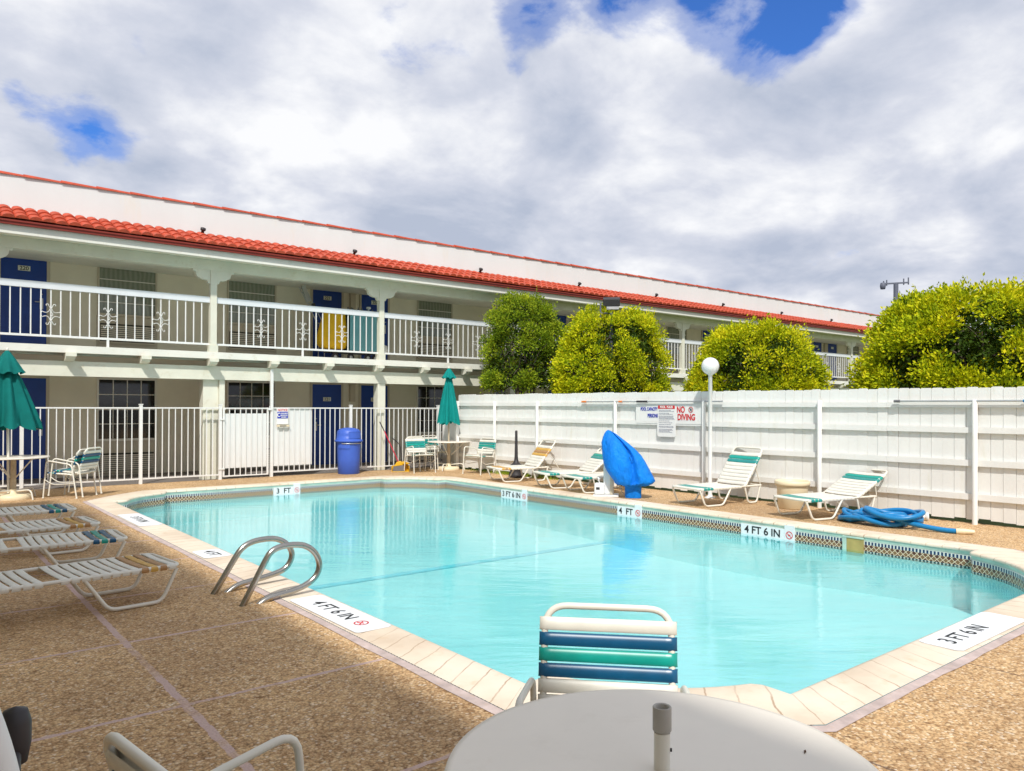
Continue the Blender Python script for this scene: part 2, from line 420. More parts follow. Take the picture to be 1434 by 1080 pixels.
def copy_tree(o, parent=None, loc=None, rotz=None, **props):
    c = o.copy(); COL.objects.link(c); c.parent = parent
    if loc is not None: c.location = loc
    if rotz is not None: c.rotation_euler = (0, 0, rotz)
    for k, v in props.items(): c[k] = v
    for ch in [x for x in list(o.children)]: copy_tree(ch, c)
    return c
def text_mb(txt, size, sx=1.0, ext=.0015, bold=.0):
    cu_ = bpy.data.curves.new('t', 'FONT'); cu_.body = txt; cu_.size = size; cu_.extrude = ext; cu_.offset = bold
    cu_.align_x = 'CENTER'; cu_.align_y = 'CENTER'
    o = bpy.data.objects.new('t', cu_); COL.objects.link(o)
    me = bpy.data.meshes.new_from_object(o.evaluated_get(bpy.context.evaluated_depsgraph_get()))
    b = MB(); vs = [(v.co.x*sx, v.co.y, v.co.z) for v in me.vertices]
    b.add(vs, [tuple(p.vertices) for p in me.polygons])
    bpy.data.objects.remove(o); bpy.data.meshes.remove(me); bpy.data.curves.remove(cu_)
    return b
def place_mb(b, origin, ex, ey):      # map local xy(z) to world frame
    ex, ey = Vector(ex).normalized(), Vector(ey).normalized(); ez = ex.cross(ey); o = Vector(origin)
    b.v = [tuple(o+ex*v[0]+ey*v[1]+ez*v[2]) for v in b.v]; return b
def ring_mb(r0_, r1_, n=28, ext=.0015):
    b = MB(); vs = []
    for k in range(n):
        a = 2*math.pi*k/n; vs += [(r0_*math.cos(a), r0_*math.sin(a), ext), (r1_*math.cos(a), r1_*math.sin(a), ext)]
    b.add(vs, [(2*k, 2*k+1, 2*((k+1) % n)+1, 2*((k+1) % n)) for k in range(n)]); return b
# ------------------------------------------------------------------ pool and deck
PX0, PX1, PY0, PY1 = 2.65, 8.86, 2.17, 14.05
def bez(a, b, c, n): return [((1-t)**2*a[0]+2*t*(1-t)*b[0]+t*t*c[0], (1-t)**2*a[1]+2*t*(1-t)*b[1]+t*t*c[1]) for t in [k/(n-1) for k in range(n)]]
def corner_paths():
    inn = [(.98, 0), (.985, .10), (.985, .17)] + bez((.95, .22), (.42, .42), (.22, .95), 12) + [(.17, .985), (.10, .985), (0, .98)]
    out = bez((.76, -.31), (.14, .14), (-.31, .76), len(inn))
    return inn, out
def outlines():
    ci, co_ = corner_paths(); I = []; O = []
    # order: start bottom side going +x, corner right-near, right side +y ...
    C = [((PX0, PY0), (1, 1)), ((PX1, PY0), (-1, 1)), ((PX1, PY1), (-1, -1)), ((PX0, PY1), (1, -1))]
    for k, ((cx, cy), (sx, sy)) in enumerate(C):
        i_ = [(cx+sx*a, cy+sy*b) for a, b in ci]; o_ = [(cx+sx*a, cy+sy*b) for a, b in co_]
        if k in (0, 2): i_ = i_[::-1]; o_ = o_[::-1]      # traverse ccw
        I += i_; O += o_
        # subdivide straight to the next corner
        nx = C[(k+1) % 4]; (dx, dy), (tx, ty) = nx
        j = ci[0] if k in (0, 2) else ci[-1]
        jo = co_[0] if k in (0, 2) else co_[-1]
        # next corner's first point
        a2 = ci[0] if (k+1) % 4 in (1, 3) else ci[-1]; b2 = co_[0] if (k+1) % 4 in (1, 3) else co_[-1]
        ei = (dx+tx*a2[0], dy+ty*a2[1]); eo = (dx+tx*b2[0], dy+ty*b2[1])
        n = 24
        for t in range(1, n):
            s = t/n; I.append((I_last(i_)[0]*(1-s)+ei[0]*s, i_[-1][1]*(1-s)+ei[1]*s)); O.append((o_[-1][0]*(1-s)+eo[0]*s, o_[-1][1]*(1-s)+eo[1]*s))
    return I, O
def I_last(l): return l[-1]
INN, OUT = outlines()
NP = len(INN)
def lerp2(a, b, w):   # point w metres from a towards b
    d = math.hypot(b[0]-a[0], b[1]-a[1]); s = w/d; return (a[0]+(b[0]-a[0])*s, a[1]+(b[1]-a[1])*s)
ARC = [0]
for i in range(NP): ARC.append(ARC[-1]+math.hypot(INN[(i+1) % NP][0]-INN[i][0], INN[(i+1) % NP][1]-INN[i][1]))
def ring_strip(name, mat, prof, label=None, parent=None, smooth=False, split=True):
    # prof: list of (offset from inner lip outwards (negative = into the pool), z, v)
    b = MB(); b.uv = []; K = len(prof)
    for i in range(NP+1):
        a, c = INN[i % NP], OUT[i % NP]
        for (w, z, v) in prof:
            p = lerp2(a, c, w) if w != 'out' else c
            b.v.append((p[0], p[1], z)); b.uv.append((ARC[i], v))
    for i in range(NP):
        for k in range(K-1):
            b.f.append((i*K+k, (i+1)*K+k, (i+1)*K+k+1, i*K+k+1)); b.sm.append(smooth)
    return b.build(name, mat, parent)
cop = ring_strip('pool_coping', 'coping_stone', [(-.012, -.022, 0), (-.016, -.006, .01), (-.008, .008, .02), (.02, .015, .04), (.15, .015, .15), ('out', .012, .31)], smooth=True)
tag(cop, kind='structure')
def offs(path, w):      # offset OUT outward
    n = len(path); r = []
    for i in range(n):
        a, b_ = path[i-1], path[(i+1) % n]; dx, dy = b_[0]-a[0], b_[1]-a[1]; L = math.hypot(dx, dy)
        r.append((path[i][0]+dy/L*w, path[i][1]-dx/L*w))
    return r
OUT2 = offs(OUT, .058)
b = MB()
for p, q_ in zip(OUT, OUT2): b.v += [(p[0], p[1], .008), (q_[0]+rng.uniform(-.008, .008), q_[1]+rng.uniform(-.008, .008), .004)]
b.f = [(2*i, 2*i+1, 2*((i+1) % NP)+1, 2*((i+1) % NP)) for i in range(NP)]; b.sm = [False]*NP
tag(b.build('mortar_strip', 'mortar_lilac'), kind='structure')
basin = thing('pool_basin', None, None); tag(basin, kind='structure')
ring_strip('lip_band', 'teal_coat', [(-.002, -.02, 0), (.004, -.066, .04)], parent=basin, smooth=True)
ring_strip('waterline_tiles', 'pool_tile', [(-.004, -.064, 0), (-.004, -.209, .145)], parent=basin)
ring_strip('basin_wall', 'pool_plaster', [(.0, -.206, 0), (.0, -1.3, 1)], parent=basin)
b = MB(); b.box(PX0-.1, PX1+.1, PY0-.1, PY1+.1, -1.45, -1.2)
b.v = [(x, y, (-1.16 + .10*math.cos((y-2)/12*6.283) if z > -1.3 else z)) for x, y, z in b.v]
b = MB(); rows = []
for i in range(25):
    y = PY0-.1+(PY1-PY0+.2)*i/24; z = -.58-.16*math.exp(-((y-6.5)/3.2)**2)
    rows.append([(PX0-.1+(PX1-PX0+.2)*k/8, y, z) for k in range(9)])
b.grid(rows); b.build('basin_floor', 'pool_plaster', basin)
b = MB(); b.tube([(2.7, 8.55, -.672), (8.85, 8.55, -.672)], .03, 6, flat=.9); b.build('floor_line', 'floor_line', basin)
b = MB(); b.v = [(p[0], p[1], -.19) for p in INN]; b.f = [tuple(range(NP))]; b.sm = [False]
wt_ = tag(b.build('pool_water', 'water'), kind='structure')
for p in wt_.data.polygons:
    if p.normal.z < 0: p.flip()

def sheet_with_hole(name, mat, outer, hole, z):
    bm = bmesh.new(); E = []
    for path in (outer, hole):
        vs = [bm.verts.new((x, y, z)) for x, y in path]
        E += [bm.edges.new((vs[i], vs[(i+1) % len(vs)])) for i in range(len(vs))]
    bmesh.ops.triangle_fill(bm, use_beauty=True, edges=E)
    bmesh.ops.recalc_face_normals(bm, faces=bm.faces)
    me = bpy.data.meshes.new(name); bm.to_mesh(me); bm.free(); me.materials.append(M[mat])
    for p in me.polygons:
        if p.normal.z < 0: p.flip()
    o = bpy.data.objects.new(name, me); COL.objects.link(o); return tag(o, kind='structure')
def fx(y): return 10.52+(14.9-y)*.033      # board plane of the white fence
DECK = [(-4.0, -14), (fx(-14)+.06, -14), (fx(15.75)+.06, 15.75), (-4.0, 15.75)]
sheet_with_hole('pool_deck', 'deck_aggregate', DECK, OUT, 0.0)
sheet_with_hole('ground', 'asphalt', [(-900, -900), (900, -900), (900, 900), (-900, 900)], DECK, -.02)
b = MB(); b.add([(-30, 15.75, -.002), (60, 15.75, -.002), (60, 18.2, -.002), (-30, 18.2, -.002)], [(0, 1, 2, 3)])
tag(b.build('walkway', 'ground_slab'), kind='structure')
b = MB(); b.add([(11.3, -14, -.008), (60, -14, -.008), (60, 15.74, -.008), (10.6, 15.74, -.008)], [(0, 1, 2, 3)])
tag(b.build('lawn', 'grass'), kind='structure')

# ------------------------------------------------------------------ motel building
BX0, BX1 = -12.0, 46.0
WY = 18.0
bld = thing('motel_building', 'long two storey beige and white motel with red tile eave and blue doors', 'motel', (17, 18, 0))
def P(b, name, mat, **k): return b.build(name, mat, bld, world=True, **k)
b = MB(); b.box(BX0, BX1, WY, WY+8, 0, 4.9); P(b, 'wall', 'wall_beige')
b = MB(); b.box(BX0, BX1, 15.6, WY-.003, 2.43, 2.56); P(b, 'walkway_slab', 'white_paint')
b = MB(); b.box(BX0, BX1, 15.76, 15.98, 2.015, 2.285); P(b, 'lower_beam', 'beam_white')
b = MB(); b.box(BX0, BX1, 15.985, WY-.004, 2.40, 2.427); P(b, 'walkway_soffit', 'soffit')
b = MB(); b.box(BX0, BX1, 15.64, 15.84, 4.20, 4.40); P(b, 'eave_beam', 'beam_white')
b = MB(); b.box(BX0, BX1, 15.21, WY-.002, 4.404, 4.44); P(b, 'eave_soffit', 'soffit')
b = MB(); b.box(BX0, BX1, 15.17, 15.208, 4.36, 4.545); P(b, 'fascia', 'white_paint')
b = MB(); b.box(BX0, BX1, 15.10, 15.168, 4.50, 4.56); b.box(BX0, BX1, 15.08, 15.13, 4.548, 4.575); P(b, 'drip_edge', 'trim_red')
b = MB(); b.box(BX0, BX1, 15.82, WY+8, 4.45, 5.50); P(b, 'parapet', 'parapet_white')
b = MB(); b.box(BX0, BX1, 15.79, 15.818, 4.86, 4.925); P(b, 'parapet_flashing', 'parapet_white')
# barrel tile skirt: three courses of half round tiles
b = MB()
pit_, courses = .194, 3
n_t = int((BX1-BX0)/pit_)
y0s, z0s, y1s, z1s = 15.08, 4.585, 15.80, 4.90
for c in range(courses):
    ta, tb = c/courses, (c+1)/courses+.04
    for k in range(n_t):
        x = BX0+k*pit_+rng.uniform(-.004, .004); jz = rng.uniform(-.004, .006); vs = []
        for (t, lift) in ((ta, .020), (tb, -.004)):
            yy = y0s+(y1s-y0s)*t; zz = z0s+(z1s-z0s)*t+lift+jz
            for a in range(7):
                al = math.pi*a/6
                vs.append((x+pit_/2-math.cos(al)*pit_*.50, yy-math.sin(al)*.022, zz+math.sin(al)*.058))
        o = len(b.v); b.v += vs
        for a in range(6): b.f.append((o+a, o+a+1, o+8+a, o+7+a)); b.sm.append(True)
        b.f.append(tuple(o+a for a in range(7))[::-1]); b.sm.append(False)
b.add([(BX0, y0s+.03, z0s-.012), (BX1, y0s+.03, z0s-.012), (BX1, y1s, z1s-.012), (BX0, y1s, z1s-.012)], [(0, 1, 2, 3)])
P(b, 'roof_tiles', 'tile_red')
# ridge tiles on the parapet
b = MB(); L = .575; k = 0; x = BX0
while x < BX1:
    r1, r2 = .062, .047; rows = []
    jz = rng.uniform(-.004, .004)
    for (xx, r_) in ((x-.03, r1), (x+.03, r1*.98), (x+L, r2)):
        rows.append([(xx, 15.865+math.cos(a)*r_*1.35, 5.495+jz+math.sin(a)*r_) for a in [math.pi*j/8 for j in range(9)]])
    b.grid(rows); b.add(rows[0], [tuple(range(9))]); x += L
P(b, 'parapet_tiles', 'tile_red')
b0 = MB(); b0.lathe([(.0, 0), (.03, 0), (.03, .06), (.052, .07), (.052, .11), (.0, .13)], n=12)
v0 = None
for X in [-5.5, -2.2, 1.3, 4.79, 8.13, 11.69, 15.2, 18.54, 22.0, 25.6, 29.2, 32.8, 36.3]:
    if v0 is None: v0 = P(b0, 'roof_vent', 'black_plastic'); o = v0
    else: o = v0.copy(); COL.objects.link(o)
    o.parent = bld; o.location = Vector((X, 15.74, 4.93))-bld.location; o.rotation_euler = (rad(35), 0, 0)
# corbels
prof = [(15.50, 2.43), (15.50, 2.365), (15.53, 2.345), (15.545, 2.325), (15.60, 2.305), (15.63, 2.287), (15.759, 2.287), (15.759, 2.43)]
c0 = None
for k in range(-9, 31):
    X = 2.47+1.247*k
    if c0 is None:
        b = MB(); b.add([(x_, y, z-2.35) for x_ in (-.075, .075) for y, z in [(p[0]-15.7, p[1]) for p in prof]],
              [tuple(range(8)), tuple(range(15, 7, -1))]+[(i, (i+1) % 8, (i+1) % 8+8, i+8) for i in range(8)])
        b.box(-.085, .085, -.21, -.17, .012, .078)
        c0 = P(b, 'corbel', 'beam_white'); o = c0
    else: o = c0.copy(); COL.objects.link(o)
    o.parent = bld; o.location = Vector((X, 15.7, 2.35))-bld.location
# columns
COLX = [-6.5, -2.65, 1.2, 4.99, 8.80, 12.73, 16.3, 19.8, 23.4, 27.1, 30.75, 34.5, 38.3, 42.1]
def col_parts():
    b = MB(); b.box(-.062, .062, -.062, .062, 2.56, 4.20); b.box(-.085, .085, -.08, .08, 2.56, 2.70)
    u = b.build('upper_column', 'beam_white', bld)
    k = MB()   # scroll bracket, symmetric
    pr = [(-.40, 4.20), (-.40, 4.165), (-.345, 4.15), (-.345, 4.12)]
    for a in range(8):
        al = math.pi/2*a/7; pr.append((-.345+.215*(1-math.cos(al)), 4.12-.12*math.sin(al)))
    pr += [(-.125, 3.985), (-.105, 3.94), (-.064, 3.925)]
    full = pr+[(-x_, z) for x_, z in pr[::-1]]
    k.prism(full, -.045, .045)
    k.build('bracket', 'beam_white', u)
    return u
u0_ = col_parts(); ups = [u0_]
for i, X in enumerate(COLX):
    u = u0_ if i == 0 else copy_tree(u0_, bld)
    u.parent = bld; u.location = Vector((X, 15.70, 0))-bld.location
b = MB(); b.box(-.10, .10, -.10, .10, 0, 2.012); l0 = b.build('lower_column', 'beam_white', bld)
for i, X in enumerate([x for x in COLX if abs(x-4.99) > .1]):
    l = l0 if i == 0 else l0.copy()
    if i: COL.objects.link(l); l.parent = bld
    l.location = Vector((X*1.008, 15.87, 0))-bld.location
b = MB(); b.box(4.86, 5.16, 15.86, 16.1, 0, 2.012); b.box(5.164, 5.27, 15.80, 15.95, 1.42, 2.012); b.box(4.90, 4.925, 15.845, 15.858, 0, 1.42); b.box(5.0, 5.02, 15.845, 15.858, 0, 1.42); b.box(4.80, 5.30, 15.81, 15.84, 1.405, 1.425)
P(b, 'lower_column', 'beam_white')
b = MB(); b.box(8.96, 8.99, 15.84, 15.865, .0, .62); b.tube(fillet([(8.90, 15.84, .1), (8.93, 15.84, .3), (8.88, 15.84, .5), (8.93, 15.84, .62)], .05), .012, 6); P(b, 'conduit', 'weathered_post')
# upper railing, bay by bay
def scroll_mb():
    b = MB()
    def arc(cx, cz, r, a0, a1, n=7): return [(cx+r*math.cos(rad(a0+(a1-a0)*k/n)), 0, cz+r*math.sin(rad(a0+(a1-a0)*k/n))) for k in range(n+1)]
    w = .006
    for s in (-1, 1):
        for t in (-1, 1):
            b.tube([(0, 0, t*.10)]+[(s*.02, 0, t*.13), (s*.035, 0, t*.16)]+[(s*(.055+.02*math.cos(rad(a))), 0, t*(.165+.02*math.sin(rad(a)))) for a in (180, 120, 60, 0, -50)], w, 5)
            b.tube([(s*.145, 0, t*.028), (s*.13, 0, t*.05), (s*.105, 0, t*.035), (s*.07, 0, t*.03), (s*.035, 0, t*.05), (s*.012, 0, t*.10)], w, 5)
        b.tube(arc(0, 0, .032, -90*s, 90*s, 8), w, 5)
    return b
sc_me = scroll_mb().mesh('scroll_ornament', 'rail_white')
for i in range(len(COLX)-1):
    xa, xb = COLX[i]+.064, COLX[i+1]-.064; Lb = xb-xa
    b = MB(); n = int(round((Lb)/.152)); st = Lb/n
    b.box(0, Lb, -.018, .018, 2.70, 2.738)
    for k in range(1, n): b.box(k*st-.0095, k*st+.0095, -.0095, .0095, 2.738, 3.55)
    b.box(n//2*st-.02, n//2*st+.02, -.016, .016, 2.56, 2.70)
    r = b.build('railing', 'rail_white', bld); r.location = Vector((xa, 15.70, 0))-bld.location
    t = MB(); t.box(0, Lb, -.025, .025, 3.55, 3.668); t.build('top_band', 'rail_band', r)
    if COLX[i] > -3:
        for kk in (n//2-6, n//2, n//2+6):
            o = bpy.data.objects.new('scroll_ornament', sc_me); COL.objects.link(o); o.parent = r; o.location = (kk*st, -.012, 3.10)
# windows
def muntins(b, w, z0, z1, nx, nz, y=-.012, t=.009):
    for i in range(1, nx): b.box(-w/2+w*i/nx-t, -w/2+w*i/nx+t, y-.008, y+.004, z0, z1)
    for j in range(1, nz): b.box(-w/2, w/2, y-.009, y+.003, z0+(z1-z0)*j/nz-t, z0+(z1-z0)*j/nz+t)
def make_window(upper):
    w = 1.10; z0, z1 = (3.40, 4.40) if upper else (.78, 2.03)
    if upper: z0, z1 = 3.44, 4.402
    b = MB(); f = .035
    b.box(-w/2-f, -w/2, -.03, .0, z0, z1); b.box(w/2, w/2+f, -.03, .0, z0, z1)
    b.box(-w/2-f, w/2+f, -.05, .0, z0-.05, z0-.002)
    if not upper: b.box(-w/2-f, w/2+f, -.03, 0, z1+.002, z1+.04)
    fr = b.build('window_frame', 'frame_ivory' if not upper else 'trim_tan', bld)
    g = MB(); g.box(-w/2, w/2, -.012, -.004, z0, z1); g.build('pane', 'curtain' if upper else 'window_glass', fr)
    mm = MB()
    if upper: muntins(mm, w, z0, z1, 1, 4); mm.box(-w/2, w/2, -.035, -.013, z0+.46, z0+.50)
    else: muntins(mm, w, z0, z1, 4, 4, t=.008); mm.box(-w/2, w/2, -.03, -.013, (z0+z1)/2-.015, (z0+z1)/2+.015)
    mm.build('muntins', 'frame_ivory', fr)
    # panel and air conditioner grille below
    p = MB(); zb = 2.58 if upper else .02
    p.box(-w/2-.05, w/2+.05, -.018, -.001, zb, z0-.052); p.build('under_panel', 'trim_tan', fr)
    return fr
def make_ac(upper):
    zb = 2.85 if upper else .10; w = 1.06; h = .37
    b = MB(); b.box(-w/2, w/2, -.06, -.02, zb, zb+h); a = b.build('air_conditioner', 'grille_dark', bld)
    s = MB()
    for k in range(8): s.box(-w/2, w/2, -.085, -.062, zb+.012+k*(h-.03)/8, zb+.012+k*(h-.03)/8+.026)
    s.build('louvres', 'grille', a)
    s = MB(); s.box(-w/2-.02, w/2+.02, -.065, -.02, zb-.045, zb-.01); s.build('sill', 'trim_tan', a)
    return a
def number_plate(parent, txt, z, x=0.0):
    b = MB(); b.box(x-.105, x+.105, -.034, -.026, z-.05, z+.05); p = b.build('number_plate', 'plate_cream', parent)
    if txt:
        t = place_mb(text_mb(txt, .105, 1.0, .0015, .0015), (x, -.036, z-.003), (1, 0, 0), (0, 0, 1)); t.build('lettering', 'ink_black', p)
def make_door(upper, w=.78, flip=1):
    z0, z1 = (2.565, 4.402) if upper else (.01, 2.03)
    zf = 2.565 if upper else .01
    b = MB(); b.box(-w/2, w/2, -.025, -.002, z0, z1); d = b.build('door', 'door_blue', bld)
    f = MB(); f.box(-w/2-.06, -w/2-.002, -.03, 0, z0, z1); f.box(w/2+.002, w/2+.06, -.03, 0, z0, z1)
    if not upper: f.box(-w/2-.06, w/2+.06, -.03, 0, z1+.002, z1+.05)
    f.build('door_frame', 'trim_tan', d)
    pn = MB()
    for (xa, xb) in ((-w/2+.10, -.05), (.05, w/2-.10)):
        for (za, zc) in ((.20, .75), (.95, 1.4)): pn.box(xa, xb, -.030, -.0255, zf+za, zf+zc)
    pn.build('door_panels', 'door_blue', d)
    h = MB(); hx = flip*(w/2-.09)
    h.box(hx-.03, hx+.03, -.036, -.027, zf+.86, zf+1.08); h.tube([(hx, -.04, zf+1.0), (hx, -.08, zf+1.0), (hx-flip*.12, -.08, zf+1.0)], .011, 6); h.lathe([(.0, 0), (.022, 0), (.022, .02), (0, .02)], (hx, -.05, zf+1.15), 10)
    h.build('handle', 'alu', d)
    return d
DX = [(8.55, 1), (9.90, -1)]; PER = 7.87
texts = {(8.55, 0, 0): '121', (8.55, 1, 0): '221', (9.90, 1, 0): '222', (9.90, 1, -1): '220', (9.90, 0, 0): '122', (9.9, 0, -1): '120'}
for up in (0, 1):
    d0 = {}
    for per in range(-2, 4):
        for (x, fl) in DX:
            nm = texts.get((x, up, per)); X = x+PER*per
            if X < BX0+1: continue
            if nm or fl not in d0:
                d = make_door(up, flip=-1 if x < 9 else 1)
                if not nm: d0[fl] = d
            else: d = copy_tree(d0[fl], bld)
            if nm: number_plate(d, nm, 4.22 if up else 1.66)
            elif d is d0.get(fl) : number_plate(d, '', 4.22 if up else 1.66)
            d.parent = bld; d.location = Vector((X, WY, 0))-bld.location
WX = [3.93, 6.63]
for up in (0, 1):
    w0 = make_window(up); a0 = make_ac(up); first = True
    for per in range(-1, 5):
        for x in WX:
            X = x+PER*per
            w = w0 if first else copy_tree(w0, bld); a = a0 if first else copy_tree(a0, bld); first = False
            w.parent = bld; a.parent = bld
            w.location = Vector((X, WY, 0))-bld.location; a.location = Vector((X, WY, 0))-bld.location
# wall lamp boxes between doors
wl = None
for up in (0, 1):
    for per in range(-1, 4):
        X = 9.24+PER*per
        if wl is None:
            b = MB(); b.box(-.07, .07, -.09, -.003, -.22, .22); b.box(-.085, .085, -.11, -.003, .225, .255); wl = b.build('wall_light', 'trim_tan', bld); o = wl
        else: o = wl.copy(); COL.objects.link(o)
        o.parent = bld; o.location = Vector((X, WY, 4.15 if up else 1.82))-bld.location

# wing of the same motel to the left, outside the frame: its eave shades the near left deck
wing = thing('motel_wing', 'side wing of the motel with red tile eave over the left deck', 'motel', (-3, -2, 0))
def PW(b, name, mat, **k): return b.build(name, mat, wing, world=True, **k)
wy0, wy1 = -16.0, 10.0
b = MB(); b.box(-9, -2.6, wy0, wy1, 0, 4.8); PW(b, 'wall', 'wall_beige')
b = MB(); b.box(-2.597, -.42, wy0, wy1, 4.42, 4.50); PW(b, 'eave', 'white_paint')
b = MB(); b.box(-9, -1.0, wy0, wy1, 4.504, 5.45); PW(b, 'parapet', 'parapet_white')
b = MB()
for k in range(int((wy1-wy0)/.194)):
    y = wy0+k*.194
    rows = [[(x, y+.097-math.cos(math.pi*a/6)*.097, z+math.sin(math.pi*a/6)*.058) for a in range(7)] for x, z in ((-.34, 4.52), (-.998, 4.86))]
    b.grid(rows)
PW(b, 'roof_tiles', 'tile_red')
b = MB(); b.box(-2.597, -1.15, wy0, wy1, 2.43, 2.56); PW(b, 'walkway_slab', 'white_paint')
b = MB()
for k in range(7): y = wy0+.5+k*3.9; b.box(-1.32, -1.18, y-.07, y+.07, 0, 2.43); b.box(-1.31, -1.19, y-.06, y+.06, 2.56, 4.42)
PW(b, 'columns', 'beam_white')
dm = MB()
for y in (-6, -1.5, 3, 7.5): dm.box(-2.598, -2.57, y-.4, y+.4, .01, 2.03)
PW(dm, 'doors', 'door_blue')
# ------------------------------------------------------------------ picket fence and gate
PFY = 15.67
def picket_run(b, xa, xb, za=.085, zb=1.455, step=.121):
    b.box(xa, xb, PFY-.014, PFY+.014, zb-.025, zb); b.box(xa, xb, PFY-.014, PFY+.014, za, za+.025)
    n = max(1, int(round((xb-xa)/step)))
    for k in range(1, n):
        x = xa+(xb-xa)*k/n; b.box(x-.008, x+.008, PFY-.008, PFY+.008, za+.025, zb-.025)
pf = thing('picket_fence', 'white metal picket fence along the motel walkway behind the pool', 'fence', (4, PFY, 0))
posts = [-2.1, -.2, 1.75, 3.66, 5.14, 6.20, 8.03, 10.38]
for i in range(len(posts)-1):
    if i == 4: continue
    b = MB(); picket_run(b, posts[i]+.03, posts[i+1]-.03); b.build('picket_panel', 'rail_white', pf, world=True)
for x in posts:
    h = 2.26 if abs(x-6.2) < .01 else 1.50
    b = MB(); b.box(x-.028, x+.028, PFY-.028, PFY+.028, 0, h); 
    if h < 2: b.box(x-.036, x+.036, PFY-.036, PFY+.036, h+.001, h+.018)
    b.build('post', 'rail_white', pf, world=True)
b = MB(); b.box(10.41, 10.66, PFY-.014, PFY+.014, 1.43, 1.455); b.box(10.41, 10.66, PFY-.014, PFY+.014, .085, .11)
for k in range(3): b.box(10.45+k*.07, 10.466+k*.07, PFY-.008, PFY+.008, .11, 1.43)
b.build('picket_panel', 'rail_white', pf, world=True)
b = MB(); b.box(6.24, 7.11, PFY+.016, PFY+.022, .22, 1.42); b.build('backing_sheet', 'panel_white', pf, world=True)
gt = thing('gate', 'white picket gate with a white sheet behind its lower pickets', 'gate', (5.67, PFY, 0))
b = MB(); picket_run(b, 5.21, 6.11, .05, 1.45, .108); b.box(5.19, 5.225, PFY-.016, PFY+.016, .05, 1.452); b.box(6.10, 6.135, PFY-.016, PFY+.016, .05, 1.452)
b.build('gate_frame', 'rail_white', gt, world=True)
b = MB(); b.box(5.23, 6.095, PFY+.016, PFY+.022, .22, 1.33); b.build('backing_sheet', 'panel_white', gt, world=True)
b = MB(); b.box(5.10, 5.22, PFY-.04, PFY-.017, .20, .225); b.box(5.12, 5.22, PFY-.04, PFY-.017, 1.2, 1.225); b.build('hinge', 'rail_white', gt, world=True)
b = MB(); b.box(6.11, 6.19, PFY-.05, PFY-.018, 1.40, 1.44); b.tube([(6.15, PFY-.035, 1.44), (6.15, PFY-.035, 1.49)], .012, 6); b.build('latch', 'rail_white', gt, world=True)
def sign(name, label, x0, x1, z0, z1, rounded=0):
    pass
# notice sign hanging on the pickets
sg = thing('notice_sign', 'small white notice with a blue telephone panel on the picket fence', 'sign', (6.42, PFY-.02, 1.2))
b = MB(); b.box(6.30, 6.56, PFY-.026, PFY-.018, 1.10, 1.44); b.build('board', 'sign_white', sg, world=True)
b = MB(); b.box(6.315, 6.545, PFY-.032, PFY-.027, 1.225, 1.365); b.build('blue_panel', 'sign_blue', sg, world=True)
t = place_mb(text_mb('NOTICE', .062, .95, .001, .001), (6.43, PFY-.030, 1.40), (1, 0, 0), (0, 0, 1)); t.build('heading', 'sign_red', sg, world=True)
t = place_mb(text_mb('C', .12, .8, .001, .003), (6.345, PFY-.034, 1.295), (1, 0, 0), (0, 0, 1)); t.build('emblem', 'sign_white', sg, world=True)
b = MB()
for k, (x0, x1) in enumerate(((6.39, 6.535), (6.385, 6.53), (6.40, 6.51))): 
    x = x0
    while x < x1-.01:
        w = rng.uniform(.010, .03); b.box(x, min(x+w, x1), PFY-.0355, PFY-.0325, 1.332-k*.040-.010, 1.332-k*.040+.010); x += w+.006
b.build('lines_of_text', 'sign_white', sg, world=True)
b = MB(); b.box(6.30, 6.57, PFY-.06, PFY-.026, 1.05, 1.085); b.build('tray', 'cream_plastic', sg, world=True)
b = MB(); b.box(6.36, 6.50, PFY-.064, PFY-.061, 1.058, 1.075)
b.build('slot', 'grey_plastic', sg, world=True)

# ------------------------------------------------------------------ white board fence
wf = thing('board_fence', 'tall white painted board fence with four rails beside the pool', 'fence', (fx(6), 6, 0))
def pl_box(b, y0, y1, xo0, xo1, z0, z1):   # box following the fence line; xo relative to fence plane
    v = [(fx(y)+x, y, z) for x in (xo0, xo1) for y in (y0, y1) for z in (z0, z1)]
    b.add(v, [(0, 1, 3, 2), (4, 6, 7, 5), (0, 4, 5, 1), (2, 3, 7, 6), (0, 2, 6, 4), (1, 5, 7, 3)])
b = MB(); y = -9.0
while y < 14.98:
    w = .138; z1 = 1.765+rng.uniform(-.008, .008); z0 = .05+rng.uniform(-.015, .02); xo = rng.uniform(0, .007)
    y1 = min(y+w, 15.0)
    yy = [(y, z0), (y1, z0), (y1, z1-.014), (y1-.018, z1), (y+.018, z1), (y, z1-.014)]
    n = 6; v = [(fx(a)+xo, a, z) for a, z in yy]+[(fx(a)+xo+.018, a, z) for a, z in yy]
    b.add(v, [tuple(range(n)), tuple(range(2*n-1, n-1, -1))]+[(i, i+n, (i+1) % n+n, (i+1) % n) for i in range(n)])
    y += w+rng.uniform(.001, .006)
b.build('boards', 'fence_white', wf, world=True)
for z0, z1 in ((1.50, 1.575), (1.17, 1.25), (.745, .825), (.305, .39)):
    b = MB()
    for k in range(12): pl_box(b, -9+k*2.0, min(-9+(k+1)*2.0-.002, 15.0), -.042, -.002, z0+rng.uniform(-.004, .004), z1+rng.uniform(-.004, .004))
    b.build('rail', 'fence_white', wf, world=True)
for y in (-8.2, -6.2, -4.2, -2.2, -.15, 1.85, 3.88, 5.96, 8.0, 9.98, 12.15, 13.55, 14.97):
    b = MB(); X = fx(y)-.075; b.lathe([(.032, 0), (.032, 1.59), (.02, 1.605), (0, 1.61)], (X, y, 0), 14)
    if y > 14.9: b = MB(); b.box(X-.04, X+.05, y-.045, y+.045, 0, 1.62)
    b.build('post', 'fence_white', wf, world=True)
